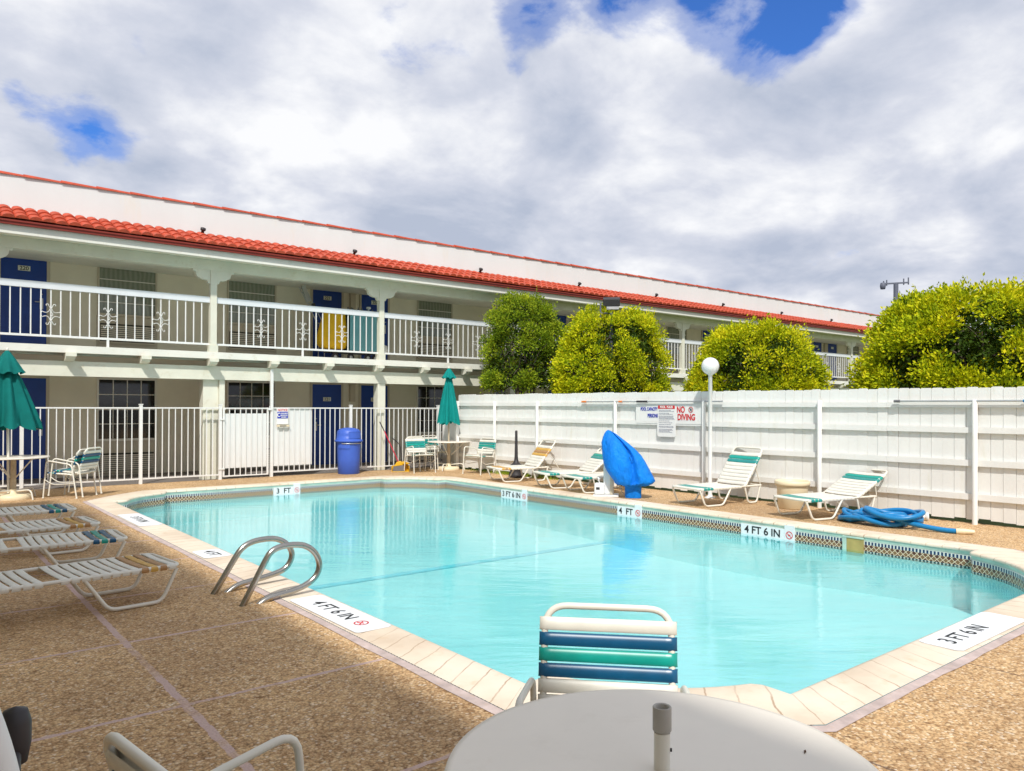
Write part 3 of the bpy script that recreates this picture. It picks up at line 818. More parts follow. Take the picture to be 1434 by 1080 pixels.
# corner return of the board fence toward the picket fence
b = MB()
for k in range(5): b.box(10.50+.003*k, 10.52+.003*k, 15.02+k*.13, 15.145+k*.13, .05, 1.62)
b.build('boards', 'fence_white', wf, world=True)
b = MB(); yy = -9.0
for k in range(60):
    y = rng.uniform(-6, 14.6); l_ = rng.uniform(.02, .09)
    X = fx(y)-rng.uniform(.0, .06)
    b.add([(X, y, .006), (X-.012, y+l_*.5, .014), (X+.004, y+l_, .006), (X+.014, y+l_*.5, .008)], [(0, 1, 2, 3)])
tag(b.build('fallen_leaves', 'brown_leaf'), 'thin scatter of dry leaves along the foot of the board fence', 'leaves', kind='stuff')
b = MB()
for k in range(900):
    y = rng.gauss(12.7, .75); 
    if y > 14.6 or y < 11.4: continue
    X = fx(y)-.11+rng.gauss(0, .035); h = rng.uniform(.03, .10); a = rng.uniform(0, 6.28)
    b.add([(X-.004*math.cos(a), y-.004*math.sin(a), 0), (X+.004*math.cos(a), y+.004*math.sin(a), 0), (X+rng.uniform(-.03, .03), y+rng.uniform(-.03, .03), h)], [(0, 1, 2)])
tag(b.build('weeds', 'leaf_green'), 'low green weeds at the foot of the board fence', 'weeds', kind='stuff')

# signs on the board fence.  text frame: viewer looks along +x, right = -y
def fsign(name, label, ya, yb, z0, z1, rc=0, xo=-.05):
    t = thing(name, label, 'sign', (fx((ya+yb)/2)+xo, (ya+yb)/2, (z0+z1)/2))
    b = MB(); pts = [(ya, z0), (yb, z0), (yb, z1), (ya, z1)]
    if rc: pts = [(p.x, p.y) for p in fillet([(a, z, 0) for a, z in pts], rc, 4, True)]
    n = len(pts); v = [(fx(a)+xo, a, z) for a, z in pts]+[(fx(a)+xo+.005, a, z) for a, z in pts]
    b.add(v, [tuple(range(n)), tuple(range(2*n-1, n-1, -1))]+[(i, i+n, (i+1) % n+n, (i+1) % n) for i in range(n)])
    b.build('board', 'sign_white', t, world=True); return t
def ftext(t, s, y, z, size, mat, sx=1, bold=0, xo=-.056, nm='lettering', align=None):
    place_mb(text_mb(s, size, sx, .001, bold), (fx(y)+xo, y, z), (0.033, -1, 0), (0, 0, 1)).build(nm, mat, t, world=True)
s1 = fsign('capacity_sign', 'white sign reading POOL CAPACITY PERSONS in blue, left of the rules', 9.40, 9.012, 1.235, 1.525)
ftext(s1, 'POOL CAPACITY', 9.19, 1.455, .085, 'sign_blue', .60, .002); ftext(s1, 'PERSONS', 9.105, 1.335, .092, 'sign_blue', .62, .002)
s2 = fsign('pool_rules_sign', 'tall white POOL RULES sign with red heading between two signs', 9.005, 8.60, .965, 1.545, .05, -.053)
b = MB(); pl_box(b, 8.62, 8.985, -.057, -.0535, 1.462, 1.522); b.build('heading_band', 'sign_red', s2, world=True)
ftext(s2, 'POOL  RULES', 8.80, 1.492, .055, 'sign_white', .85, .002, -.0585)
b = MB(); zz = 1.43
while zz > 1.04:
    y = 8.965; L_ = rng.uniform(.22, .34); ye = y-L_
    while y > ye:
        w = rng.uniform(.012, .045); pl_box(b, y-w, y, -.0565, -.0535, zz, zz+.008); y -= w+.008
    zz -= rng.choice((.018, .018, .032))
b.build('lines_of_text', 'sign_grey', s2, world=True)
s3 = fsign('no_diving_sign', 'white sign reading NO DIVING in large red letters', 8.595, 8.165, 1.235, 1.525)
ftext(s3, 'NO', 8.49, 1.445, .150, 'sign_red', .72, .0035); ftext(s3, 'DIVING', 8.375, 1.315, .150, 'sign_red', .74, .0035)
rb = place_mb(ring_mb(.040, .050), (fx(8.28)-.056, 8.28, 1.45), (0, -1, 0), (0, 0, 1)); rb.build('symbol_ring', 'sign_red', s3, world=True)
b = MB(); Xs = fx(8.28)-.057
b.tube([(Xs, 8.31, 1.475), (Xs, 8.25, 1.425)], .003, 4); b.tube([(Xs, 8.29, 1.47), (Xs, 8.28, 1.45), (Xs, 8.262, 1.432)], .006, 5); b.tube([(Xs, 8.30, 1.435), (Xs, 8.28, 1.45), (Xs, 8.258, 1.468)], .004, 5)
b.build('diver_symbol', 'ink_black', s3, world=True)
b = MB(); pl_box(b, 8.0, 9.5, -.049, -.0435, 1.2, 1.56)
tag(b.build('sign_backboard', 'fence_white'), 'white backing board on the fence behind the three signs', 'board')
# long poles resting on top rail
def pole(name, label, ya, yb, z, tips):
    t = thing(name, label, 'pole', (fx((ya+yb)/2)-.09, (ya+yb)/2, z))
    b = MB(); b.tube([(fx(ya)-.085, ya, z), (fx(yb)-.085, yb, z)], .013, 8); b.build('shaft', 'alu', t, world=True)
    for (y0, y1, mt, nm) in tips:
        b = MB(); b.tube([(fx(y0)-.085, y0, z), (fx(y1)-.085, y1, z)], .019, 10); b.build(nm, mt, t, world=True)
pole('pool_pole', 'long aluminium pole with orange tip resting on the fence above the signs', 10.78, 7.62, 1.592, ((10.84, 10.72, 'orange_tip', 'orange_tip'), (9.88, 9.80, 'orange_tip', 'collar'), (9.45, 9.20, 'black_plastic', 'grip')))
pole('pool_pole', 'long dark aluminium pole resting on the fence at the right edge', 4.86, 2.4, 1.587, ((3.34, 3.2, 'hose_blue', 'blue_grip'), (4.88, 4.8, 'grey_plastic', 'end_cap')))

# ------------------------------------------------------------------ depth markers
def wall_marker(label, txt, right, ya, yb, group='depth markers around the pool'):
    # right=True: on the x = PX1 wall, seen looking +x ; else on y = PY1 wall seen looking +y
    if right:
        o = lambda s, z, d=0: (PX1-.018-d, ya-s, z); ex = (0, -1, 0)
    else:
        o = lambda s, z, d=0: (ya+s, PY1-.018-d, z); ex = (1, 0, 0)
    L_ = abs(yb-ya); t = thing('depth_marker', label, 'depth marker', o(L_/2, -.1), group=group)
    def slab(s0, s1, z0, z1, d0, d1, name, mat):
        b = MB(); p = [o(s, z, d) for s in (s0, s1) for z in (z0, z1) for d in (d0, d1)]
        b.add(p, [(0, 1, 3, 2), (4, 6, 7, 5), (0, 4, 5, 1), (2, 3, 7, 6), (0, 2, 6, 4), (1, 5, 7, 3)]); b.build(name, mat, t, world=True)
    slab(0, L_-.14, -.215, -.055, -.018, 0, 'number_tiles', 'tile_white')
    slab(L_-.138, L_, -.215, .0, -.018, 0.002, 'symbol_tile', 'tile_white')
    n = len(txt)
    c_ = (L_-.14)/2+.0
    place_mb(text_mb(txt, .135, 1.0 if n > 5 else 1.0, .001, .0025), o(c_, -.128, .0015), ex, (0, 0, 1)).build('lettering', 'ink_black', t, world=True)
    place_mb(ring_mb(.040, .049), o(L_-.07, -.125, .004), ex, (0, 0, 1)).build('symbol_ring', 'sign_red', t, world=True)
    b = MB(); b.tube([o(L_-.098, -.10, .005), o(L_-.042, -.15, .005)], .004, 4); b.tube([o(L_-.085, -.125, .005), o(L_-.07, -.13, .005), o(L_-.055, -.115, .005)], .005, 4); b.build('diver_symbol', 'sign_red', t, world=True)
wall_marker('white 3 FT depth tiles on the far pool wall below the gate', '3  FT', False, 5.60, 6.13)
wall_marker('white 3 FT 6 IN tiles on the right pool wall beside the loungers', '3 FT 6 IN', True, 11.21, 10.47)
wall_marker('white 4 FT depth tiles on the pool wall below the blue covered lift', '4  FT', True, 8.27, 7.77)
wall_marker('white 4 FT 6 IN depth tiles on the right pool wall', '4 FT 6 IN', True, 6.02, 5.24)
def coping_marker(label, txt, c, ex, ey, L_, wid=.27, ring=True, off=.0):
    t = thing('depth_marker', label, 'depth marker', (c[0], c[1], .016), group='depth markers around the pool')
    b = MB(); pts = [(-L_/2, -wid/2), (L_/2, -wid/2), (L_/2, wid/2), (-L_/2, wid/2)]
    pts = [(p.x+rng.uniform(-.006, .006), p.y+rng.uniform(-.006, .006)) for p in fillet([(a, z, 0) for a, z in pts], .05, 4, True)]
    b.add([(x, y, .0) for x, y in pts]+[(x, y, .0035) for x, y in pts], [tuple(range(len(pts), 2*len(pts)))]+[(i, (i+1) % len(pts), (i+1) % len(pts)+len(pts), i+len(pts)) for i in range(len(pts))])
    place_mb(b, (c[0], c[1], .0165), ex, ey).build('painted_patch', 'marker_white', t, world=True)
    ex_, ey_ = Vector(ex), Vector(ey); o = Vector((c[0], c[1], .0215))
    place_mb(text_mb(txt, .155, .95, .0006, .001), o-ex_*(.06+off if ring else off), ex, ey).build('lettering', 'ink_black', t, world=True)
    if ring:
        place_mb(ring_mb(.042, .052, ext=.0006), o+ex_*(L_/2-.19), ex, ey).build('symbol_ring', 'sign_red', t, world=True)
        b = MB(); cc = o+ex_*(L_/2-.19); b.tube([cc-ex_*.03+ey_*.03, cc+ex_*.03-ey_*.03], .004, 4); b.tube([cc-ex_*.02-ey_*.02, cc+ex_*.02+ey_*.01], .004, 4); b.build('diver_symbol', 'sign_red', t, world=True)
coping_marker('white 4 FT 6 IN patch on the coping in front of the ladder rails', '4 FT 6 IN', (2.49, 5.05), (0, -1, 0), (1, 0, 0), 1.10)
coping_marker('white 4 FT patch on the left coping behind the ladder rails', '4 FT', (2.49, 7.83), (0, -1, 0), (1, 0, 0), .44, ring=False)
coping_marker('worn white 3 FT 6 IN patch on the far left coping', '3 FT 6 IN', (2.49, 10.72), (0, -1, 0), (1, 0, 0), 1.25, ring=False)
coping_marker('white 3 FT 6 IN patch on the near right coping', '3 FT 6 IN', (5.62, 2.02), (1, 0, 0), (0, 1, 0), 1.12, ring=False, off=.16)
# skimmer opening
b = MB(); b.box(PX1-.0335, PX1-.006, 4.40, 4.68, -.215, -.045)
t = thing('pool_skimmer', 'brownish skimmer opening in the tiled pool wall near the hose', 'skimmer', (PX1, 4.5, -.12))
b = MB(); b.box(PX1-.022, PX1-.006, 4.36, 4.56, -.215, -.05); b.build('weir_door', 'skimmer_tan', t, world=True)
b = MB(); b.box(PX1-.026, PX1-.006, 4.562, 4.61, -.215, -.045); b.box(PX1-.03, PX1-.006, 4.36, 4.61, -.048, -.03); b.build('frame', 'teal_coat', t, world=True)

# ------------------------------------------------------------------ ladder hand rails
t = thing('ladder_rails', 'pair of curved stainless grab rails on the near left pool edge', 'grab rails', (2.1, 5.95, 0))
R2 = [(2.035, -.02), (2.217, .315), (2.262, .385), (2.34, .412), (2.45, .414), (2.545, .395), (2.625, .33), (2.662, .24), (2.648, .165), (2.60, .112), (2.53, .078), (2.441, .054), (2.33, .042), (2.234, .028), (2.16, -.02)]
R1 = [(1.985, -.02), (2.165, .265), (2.215, .335), (2.29, .378), (2.40, .392), (2.51, .385), (2.60, .335), (2.648, .256), (2.64, .19), (2.60, .13), (2.535, .10), (2.43, .078), (2.30, .06), (2.185, .044), (2.09, -.02)]
def smooth_pts(P, it=2):
    P = [Vector(p) for p in P]
    for _ in range(it):
        Q = [P[0]]
        for i in range(len(P)-1): Q += [P[i]*.75+P[i+1]*.25, P[i]*.25+P[i+1]*.75]
        Q.append(P[-1]); P = Q
    return P
for y, R_ in ((5.71, R2), (6.22, R1)):
    b = MB(); b.tube(smooth_pts([(x, y, z) for x, z in R_]), .024, 12); b.build('rail', 'steel', t, world=True)

# ------------------------------------------------------------------ loungers
def make_lounger(accent, ang, foot_accent=True, head_accent=True, H=1.02, FL=1.42, BL=.72, SW=.052):
    "local frame: foot end at x=0, head toward +x"
    A = {'teal': ('strap_navy', 'strap_teal', 'strap_navy'), 'tan': ('strap_tan', 'strap_yellow', 'strap_tan'), 'faded': ('strap_faded', 'strap_teal', 'strap_faded'), 'orange': ('strap_yellow', 'strap_tan', 'strap_yellow')}[accent]
    root = thing('sun_lounger', 'lounger', 'sun lounger'); hw = .29; zs = .275; r = .0145
    # outer frame
    fr = MB(); fr.tube(fillet([(FL, -hw, zs), (0, -hw, zs), (0, hw, zs), (FL, hw, zs)], .07, 5), r, 8)
    fr.tube([(FL, -hw, zs), (FL, hw, zs)], r*.8, 6); fr.build('frame', 'frame_ivory', root)
    for s in (-1, 1):
        l = MB(); l.tube(fillet([(.02, s*hw, zs-.02), (.13, s*hw, .018), (.50, s*hw, .018), (.66, s*hw, zs-.02)], .06, 4), r, 8); l.build('leg', 'frame_ivory', root)
        l = MB(); l.tube(fillet([(FL-.36, s*hw, zs-.02), (FL-.29, s*hw, .018), (FL-.10, s*hw, .018), (FL-.02, s*hw, zs-.01)], .05, 4), r, 8); l.build('leg', 'frame_ivory', root)
    ca, sa = math.cos(ang), math.sin(ang)
    def strap(b, x, z, dx, dz, w=SW, sag=.0):
        # a vinyl strap across the frame, wrapping round both rails; (dx,dz) direction along lounger
        n = (-dz, dx); N = 9; top = []
        hwx = hw+.013
        prof = [(-hwx+.004, -.017), (-hwx-.004, -.004), (-hwx+.002, .012)]+[(-hwx+.03+(2*hwx-.06)*k/6, .017-sag*math.sin(math.pi*k/6)) for k in range(7)]+[(hwx-.002, .012), (hwx+.004, -.004), (hwx-.004, -.017)]
        rows = []
        for u in (-w/2, -w/2+.006, w/2-.006, w/2):
            lift = -.004 if abs(u) > w/2-.003 else 0
            rows.append([(x+dx*u+n[0]*(h+lift), y, z+dz*u+n[1]*(h+lift)) for y, h in prof])
        b.grid(rows)
        rows2 = [[(p[0]-n[0]*.004, p[1]*.999, p[2]-n[1]*.004) for p in rw] for rw in (rows[0], rows[-1])]
        b.grid(rows2)
    pitch = .0665
    def section(nstrap, fx_, acc, nm):
        groups = {}
        for k in range(nstrap):
            mt = 'strap_white'
            if acc and k in acc: mt = A[acc.index(k)]
            groups.setdefault((mt, k if mt != 'strap_white' else -1), []).append(k)
        for (mt, _), ks in groups.items():
            b = MB()
            for k in ks: fx_(b, k)
            b.build('straps' if mt == 'strap_white' else 'accent_strap', mt, root)
    ns = int((H-.06)/pitch)
    section(ns, lambda b, k: strap(b, .055+k*pitch, zs, 1, 0, sag=.006), (1, 2, 3) if foot_accent else None, 'seat')
    # back section
    bk = MB(); P0 = (H, zs)
    e = lambda d, off=0: (P0[0]+ca*d-sa*off, P0[1]+sa*d+ca*off)
    pts = [(e(0, .0)[0], -hw+.002, e(0)[1]), (e(BL)[0], -hw+.002, e(BL)[1]), (e(BL)[0], hw-.002, e(BL)[1]), (e(0)[0], hw-.002, e(0)[1])]
    bk.tube(fillet(pts, .08, 5), r, 8); bk.build('back_frame', 'frame_ivory', root)
    nb = int((BL-.09)/pitch)
    section(nb, lambda b, k: strap(b, e(.045+k*pitch)[0], e(.045+k*pitch)[1], ca, sa, sag=.006), ((nb-3, nb-2) if accent == 'faded' else (nb-4, nb-3, nb-2)) if head_accent else None, 'back')
    if ang > .1:
        br = MB()
        for s in (-1, 1): br.tube([(e(.42)[0], s*(hw-.03), e(.42)[1]), (1.36, s*(hw-.03), zs-.02)], .008, 6)
        br.tube([(1.36, -(hw-.03), zs-.02), (1.36, hw-.03, zs-.02)], .008, 6); br.build('back_brace', 'frame_ivory', root)
    return root
def put(root, x, y, h, label, group): root.location = (x, y, 0); root.rotation_euler = (0, 0, rad(h)); root['label'] = label; root['group'] = group; return root
G1 = 'sun loungers on the shaded left deck'; G2 = 'sun loungers in front of the white board fence'
LT = make_lounger('tan', .0, H=.90, FL=1.62); LN = make_lounger('teal', .0, H=.90, FL=1.62)
put(LT, 1.69, 6.45, 186, 'nearest flat white strap lounger on the shaded deck, tan and yellow foot straps', G1)
put(LN, 1.69, 7.96, 179, 'flat white lounger with navy and teal foot straps, second nearest on the left', G1)
put(copy_tree(LT), 1.66, 9.10, 184, 'flat white lounger with yellow foot straps behind the teal banded one', G1)
put(copy_tree(LN), 1.68, 10.46, 181, 'farthest left lounger, teal and navy foot straps, nearest the patio table', G1)
R1_ = make_lounger('orange', SW=.0605, ang= .88, H=.86, FL=1.12, BL=.68); put(R1_, 9.24, 12.02, -14, 'raised lounger with orange tan band on its back, beside the black ash receptacle', G2)
R2_ = make_lounger('faded', SW=.0605, ang= .72, H=.95, FL=1.3, BL=.68); put(R2_, 9.22, 10.58, -18, 'raised lounger with teal band half behind the blue covered lift', G2)
R3_ = make_lounger('faded', SW=.0605, ang= .10, H=.95, FL=1.3, BL=.6); put(R3_, 9.14, 9.68, -14, 'low flat lounger with teal foot strap just left of the pool lift', G2)
R4_ = make_lounger('faded', SW=.0605, ang= .95, H=.97, FL=1.33, BL=.70); put(R4_, 9.31, 7.32, -8, 'steeply raised lounger with teal bands beside the globe lamp post', G2)
R5_ = make_lounger('faded', SW=.0605, ang= .50, H=.95, FL=1.3, BL=.70); put(R5_, 9.34, 5.62, -14, 'half reclined lounger with teal bands between planter and blue hose', G2)

# ------------------------------------------------------------------ patio chairs
def make_chair(N_='strap_navy'):
    "local: facing +x, origin on the floor under the seat"
    root = thing('patio_chair', 'chair', 'chair'); r = .0115; hw = .26; bw = .225
    for s in (-1, 1):
        l = MB(); l.tube(fillet([(.27, s*hw, 0), (.22, s*hw, .605), (-.20, s*hw, .54), (-.29, s*hw, 0)], .07, 5), r, 10); l.build('side_frame', 'frame_ivory', root)
        a = MB(); a.lathe([(.014, 0), (.016, .002), (.016, .014), (.013, .016)], (.27, s*hw, 0), 8); a.lathe([(.014, 0), (.016, .002), (.016, .014), (.013, .016)], (-.29, s*hw, 0), 8); a.build('foot_caps', 'frame_ivory', root)
    f = MB(); f.tube(fillet([(.24, -bw, .405), (.24, bw, .405), (-.20, bw, .375), (-.20, -bw, .375)], .05, 4, True), r*.9, 8, closed=True)
    for x, z in ((.20, .385), (-.19, .37)): f.tube([(x, -hw, z), (x, hw, z)], r*.7, 6)
    f.tube(fillet([(.245, -hw, .30), (.12, -hw, .22), (-.26, -hw, .24)], .08, 4), r*.6, 6); f.tube(fillet([(.245, hw, .30), (.12, hw, .22), (-.26, hw, .24)], .08, 4), r*.6, 6)
    f.build('seat_frame', 'frame_ivory', root)
    k = MB(); k.tube(fillet([(-.18, -bw, .36), (-.29, -bw-.0, .775), (-.29, bw, .775), (-.18, bw, .36)], .085, 7), r*1.08, 10); k.build('back_frame', 'frame_ivory', root)
    def strap(b, c, d, w, hw_, sag=.004, thick=.0145):
        cx, cz = c; n = (-d[1], d[0])
        for sg in (1, -1):
            prof = [(-hw_-.012, 0), (-hw_-.009, .011), (-hw_+.01, .0155)]+[(-hw_+.03+(2*hw_-.06)*j/6, .0155-sag*math.sin(math.pi*j/6)) for j in range(7)]+[(hw_-.01, .0155), (hw_+.009, .011), (hw_+.012, 0)]
            if sg < 0: prof = [(-hw_-.012, 0), (-hw_-.009, .011), (-hw_+.01, .0158), (-hw_+.03, .0145), (0, .011), (hw_-.03, .0145), (hw_-.01, .0158), (hw_+.009, .011), (hw_+.012, 0)]
            rows = []
            for u in (-w/2, -w/2+.007, 0, w/2-.007, w/2):
                lift = -.006 if abs(u) > w/2-.003 else 0
                rows.append([(cx+d[0]*u+n[0]*(h+lift)*sg, y, cz+d[1]*u+n[1]*(h+lift)*sg) for y, h in prof])
            b.grid(rows)
    bd = Vector((-.11, .427)).normalized()
    P_ = lambda z: (-.18-.11*(z-.36)/.427, z)
    cols = ['strap_white', N_, 'strap_teal', N_, 'strap_white', 'strap_white']
    for i, c in enumerate(cols):
        b = MB(); strap(b, P_(.714-i*.0515), bd, .0465, bw+.007, .003); b.build('back_strap', c, root)
    sd = Vector((.44, .03)).normalized(); cs_ = [N_, 'strap_teal', N_]+['strap_white']*5
    w = MB()
    for i, c in enumerate(cs_):
        x = .205-i*.055; z = .405-.03*(.24-x)/.44
        b = w if c == 'strap_white' else MB(); strap(b, (x, z), sd, .046, bw, .012)
        if c != 'strap_white': b.build('seat_strap', c, root)
    w.build('seat_straps', 'strap_white', root)
    return root
CG = 'white patio chairs around the tables'
ch0 = make_chair()
ch1 = make_chair('strap_faded')
def chair(x, y, h, label, first={}, far=False):
    src = ch1 if far else ch0
    o = copy_tree(src) if first.get(far) else src; first[far] = True
    o.location = (x, y, 0); o.rotation_euler = (0, 0, rad(h)); o['label'] = label; o['group'] = CG; return o
chair(1.80, 1.73, 223, 'nearest patio chair, white, navy and teal back straps, behind the near table')
chair(.69, 1.72, 8, 'patio chair cut off at the bottom left of the photo, one white arm showing')
chair(2.26, 14.22, 137, 'left patio chair of the far left table, seen from behind')
c2 = chair(2.22, 14.13, 137, 'second chair pushed into the back of the far left patio chair'); c2.location = (2.33, 14.20, .03); c2.rotation_euler = (0, rad(-2), rad(139))
chair(.80, 14.05, 50, 'patio chair cut by the left edge beside the far left table')
chair(9.27, 14.72, 262, 'front left patio chair at the table under the closed teal umbrella', far=True)
chair(9.62, 15.18, 275, 'rear left patio chair at the table under the closed teal umbrella', far=True)
chair(10.12, 13.60, 192, 'patio chair right of the small umbrella table against the white fence', far=True)
chair(10.12, 15.42, 268, 'patio chair hidden behind the far umbrella table', far=True)

# ------------------------------------------------------------------ tables
def make_table(r=.50, z=.67, umb=False):
    root = thing('patio_table', 'table', 'table')
    b = MB(); b.lathe([(.03, z-.022), (r-.03, z-.024), (r-.006, z-.020), (r, z-.010), (r-.004, z-.001), (r-.02, z), (.03, z)], n=64); b.build('table_top', 'table_top', root)
    b = MB(); b.lathe([(.05, .03), (.045, .06), (.04, z-.05), (.07, z-.026)], n=16); b.build('pedestal', 'weathered_post', root)
    for k in range(4):
        a = rad(35+90*k); ca, sa = math.cos(a), math.sin(a)
        b = MB(); b.tube(fillet([(ca*.40, sa*.40, 0), (ca*.36, sa*.36, .16), (ca*.06, sa*.06, .13)], .1, 5), .012, 6); b.build('leg', 'frame_ivory', root)
        b = MB(); b.tube(fillet([(ca*.06, sa*.06, .35), (ca*.30, sa*.30, z-.10), (ca*.38, sa*.38, z-.026)], .1, 4), .010, 6); b.build('brace', 'frame_ivory', root)
    b = MB(); b.lathe([(.25, 0), (.255, .02), (.245, .065), (.22, .08), (.06, .085), (.05, .16)], n=28); b.build('umbrella_base', 'cream_plastic', root)
    return root
t0 = make_table(); TG = 'round patio tables'
def table(x, y, label, s=1.0, first=[True]):
    o = t0 if first[0] else copy_tree(t0); first[0] = False
    o.location = (x, y, 0); o['label'] = label; o['group'] = TG; return o
nt = table(1.375, 1.145, 'near round cream table with a bare umbrella pole stub through it')
table(1.50, 14.40, 'round patio table under the closed umbrella at the left edge')
table(10.16, 14.88, 'round patio table under the closed teal umbrella by the board fence')
# bare pole through the near table
t = thing('umbrella_pole', 'short empty grey umbrella pole standing in the near table', 'pole', (1.375, 1.145, .09))
b = MB(); b.lathe([(.0185, .0), (.0185, .665)], n=20, cap=False); b.lathe([(.0165, .0), (.0165, .70)], n=20, cap=False); b.build('tube', 'frame_ivory', t)
b = MB(); b.lathe([(.0195, .668), (.0215, .67), (.0215, .722), (.0195, .724), (.0155, .722), (.0155, .66)], n=24, cap=False); b.build('collar', 'collar_grey', t)
b = MB(); b.lathe([(0, .655), (.0155, .655)], n=16, cap=False); b.build('pole_bore', 'black_plastic', t)
b = MB(); b.lathe([(.0, 0), (.0045, 0), (.0045, .004), (0, .004)], n=8)
hb = b.build('bolt_hole', 'black_plastic', t); hb.location = (.0125, -.0135, .625); hb.rotation_euler = (rad(90), 0, rad(43))
# dry leaf bits on table and coping
for (x, y, z, a, sc_) in ((1.71, .985, .671, .4, 1.0), (3.07, 2.07, .018, 1.0, 1.3), (3.22, 2.0, .018, .2, .9)):
    b = MB(); b.add([(-.012*sc_, 0, .0), (0, .003*sc_, .003), (.012*sc_, 0, .001), (0, -.003*sc_, .0015)], [(0, 1, 2, 3)])
    o = b.build('dry_leaf', 'brown_leaf', None, loc=(x, y, z), rotz=a)
    tag(o, 'tiny dry leaf lying on the near table top' if z > .5 else ('tiny dry leaf on the near coping, the larger one' if sc_ > 1 else 'tiny dry leaf on the near coping, the smaller one'), 'leaf')

# ------------------------------------------------------------------ closed umbrellas
def umbrella(x, y, z0, z1, rb, label, mat, tilt=0, cap=.2, seed=1, wide=1.0):
    rg = random.Random(seed)
    t = thing('closed_umbrella', label, 'umbrella', (x, y, .1), group='closed teal umbrellas')
    t.rotation_euler = (0, tilt, 0)
    zo = .1
    b = MB(); b.lathe([(.02, 0), (.02, z1-zo-.05)], n=10); b.build('pole', 'weathered_post' if rb < .3 else 'frame_ivory', t)
    b = MB(); b.lathe([(.0, .03), (.02, .02), (.022, .0), (.012, -.05)], (0, 0, z1-zo), 10); b.build('finial', 'frame_ivory', t)
    n = 96; rows = []; nf = 8
    zs = [z1-.20-(z1-.20-z0)*k/22 for k in range(23)]
    ph = [rg.uniform(-.5, .5) for _ in range(5)]
    for i, z in enumerate(zs):
        s = (z1-.20-z)/(z1-.20-z0)
        R_ = .055+(rb-.055)*(s**.85); row = []
        for k in range(n):
            a = 2*math.pi*k/n
            f = 1+(.20+.06*s)*math.cos(nf*a+ph[0]+.5*math.sin(3*a+ph[1]+s))*min(1, s*3+.2)+.06*math.sin(5*a+ph[2]+2*s)+.05*math.sin(13*a+4*s+ph[3])
            zz = z+(.035*math.cos(nf*a+ph[0]+math.pi)+.02*math.sin(3*a+ph[4]) if i == len(zs)-1 else 0)
            row.append((R_*f*math.cos(a), R_*f*math.sin(a)*.92, zz-zo))
        rows.append(row)
    b = MB(); b.grid(rows, closed_u=True); b.build('canopy', mat, t)
    rows = []
    for i in range(8):
        s = i/7; R_ = .015+(.055+cap*.55-.015)*(s**.8); z = z1-.01-cap*1.15*s-.02*s; row = []
        for k in range(n):
            a = 2*math.pi*k/n; f = 1+.14*s*math.cos(nf*a+ph[0]+.3)+.04*math.sin(5*a)
            row.append((R_*f*math.cos(a), R_*f*math.sin(a), z-zo+(.018*math.cos(nf*a) if i == 7 else 0)))
        rows.append(row)
    b = MB(); b.grid(rows, closed_u=True); b.build('vent_cap', mat, t)
    return t
umbrella(10.16, 14.88, 1.10, 2.40, .225, 'slim closed teal umbrella at the table by the board fence', 'canvas_teal', 0, .19, 3)
umbrella(1.44, 14.42, 1.13, 2.37, .37, 'wide dark teal closed umbrella at the left edge of the pool area', 'canvas_dark_teal', rad(-.8), .30, 8)

# ------------------------------------------------------------------ blue rubbish bin
t = thing('rubbish_bin', 'blue plastic rubbish bin with swing lid in front of the picket fence', 'bin', (7.84, 15.38, 0))
b = MB(); b.lathe([(.225, 0), (.235, .01), (.245, .35), (.258, .68), (.262, .70)], n=36); b.build('bin_body', 'bin_blue', t)
b = MB(); b.lathe([(.262, .70), (.305, .702), (.31, .73), (.30, .745), (.27, .748), (.262, .86), (.25, .94), (.20, .985), (.10, 1.01), (0, 1.015)], n=36); b.build('lid', 'bin_blue', t)
b = MB(); 
def curved_panel(b, r, a0, a1, z0, z1, n=8): b.grid([[(r*math.cos(a0+(a1-a0)*k/n), r*math.sin(a0+(a1-a0)*k/n), z) for k in range(n+1)] for z in (z0, z1)]); return b
curved_panel(b, .274, rad(-118), rad(-50), .78, .93); curved_panel(b, .277, rad(-118), rad(-50), .915, .93); b.build('flap', 'bin_blue', t)
b = MB(); curved_panel(b, .264, rad(-175), rad(-112), .56, .70); curved_panel(b, .264, rad(-175), rad(-112), .56, .565); b.build('handle_panel', 'bin_blue', t)
b = MB(); b.tube([(.275*math.cos(rad(a)), .275*math.sin(rad(a)), .672) for a in range(-150, 31, 10)], .011, 6); b.tube([(.27*math.cos(rad(-20)), .27*math.sin(rad(-20)), z) for z in (.69, .5)], .012, 6); b.build('bungee_cord', 'alu', t)

# ------------------------------------------------------------------ dustpan and broom
t = thing('dustpan', 'yellow lobby dustpan with a bent black handle by the picket fence', 'dustpan', (9.06, 15.22, 0))
b = MB(); b.prism([(-.20, 0), (.20, 0), (.20, .12), (.13, .22), (-.05, .235), (-.10, .16), (-.20, .12)], .0, .015)
b.box(-.20, .20, -.22, 0, 0, .012); b.box(-.20, -.185, -.22, 0, .012, .13); b.box(.185, .20, -.22, 0, .012, .13); b.box(-.05, .2, -.12, 0, .17, .215)
b.build('pan', 'yellow_plastic', t, rotz=rad(-30), bevel=.008)
b = MB(); b.tube(fillet([(.03, -.02, .22), (-.01, 0, .60), (-.10, .05, .70), (-.17, .08, .76)], .08), .012, 8); b.build('handle', 'black_plastic', t)
t = thing('broom', 'leaning broom with a red and black stick and grey bristles', 'broom', (8.95, 15.12, 0))
b = MB(); b.tube([(.02, .02, .20), (-.20, .30, .92)], .012, 8); b.build('stick', 'red_stick', t)
b = MB(); b.tube([(-.20, .30, .92), (-.27, .385, 1.13)], .013, 8); b.build('stick_end', 'black_plastic', t)
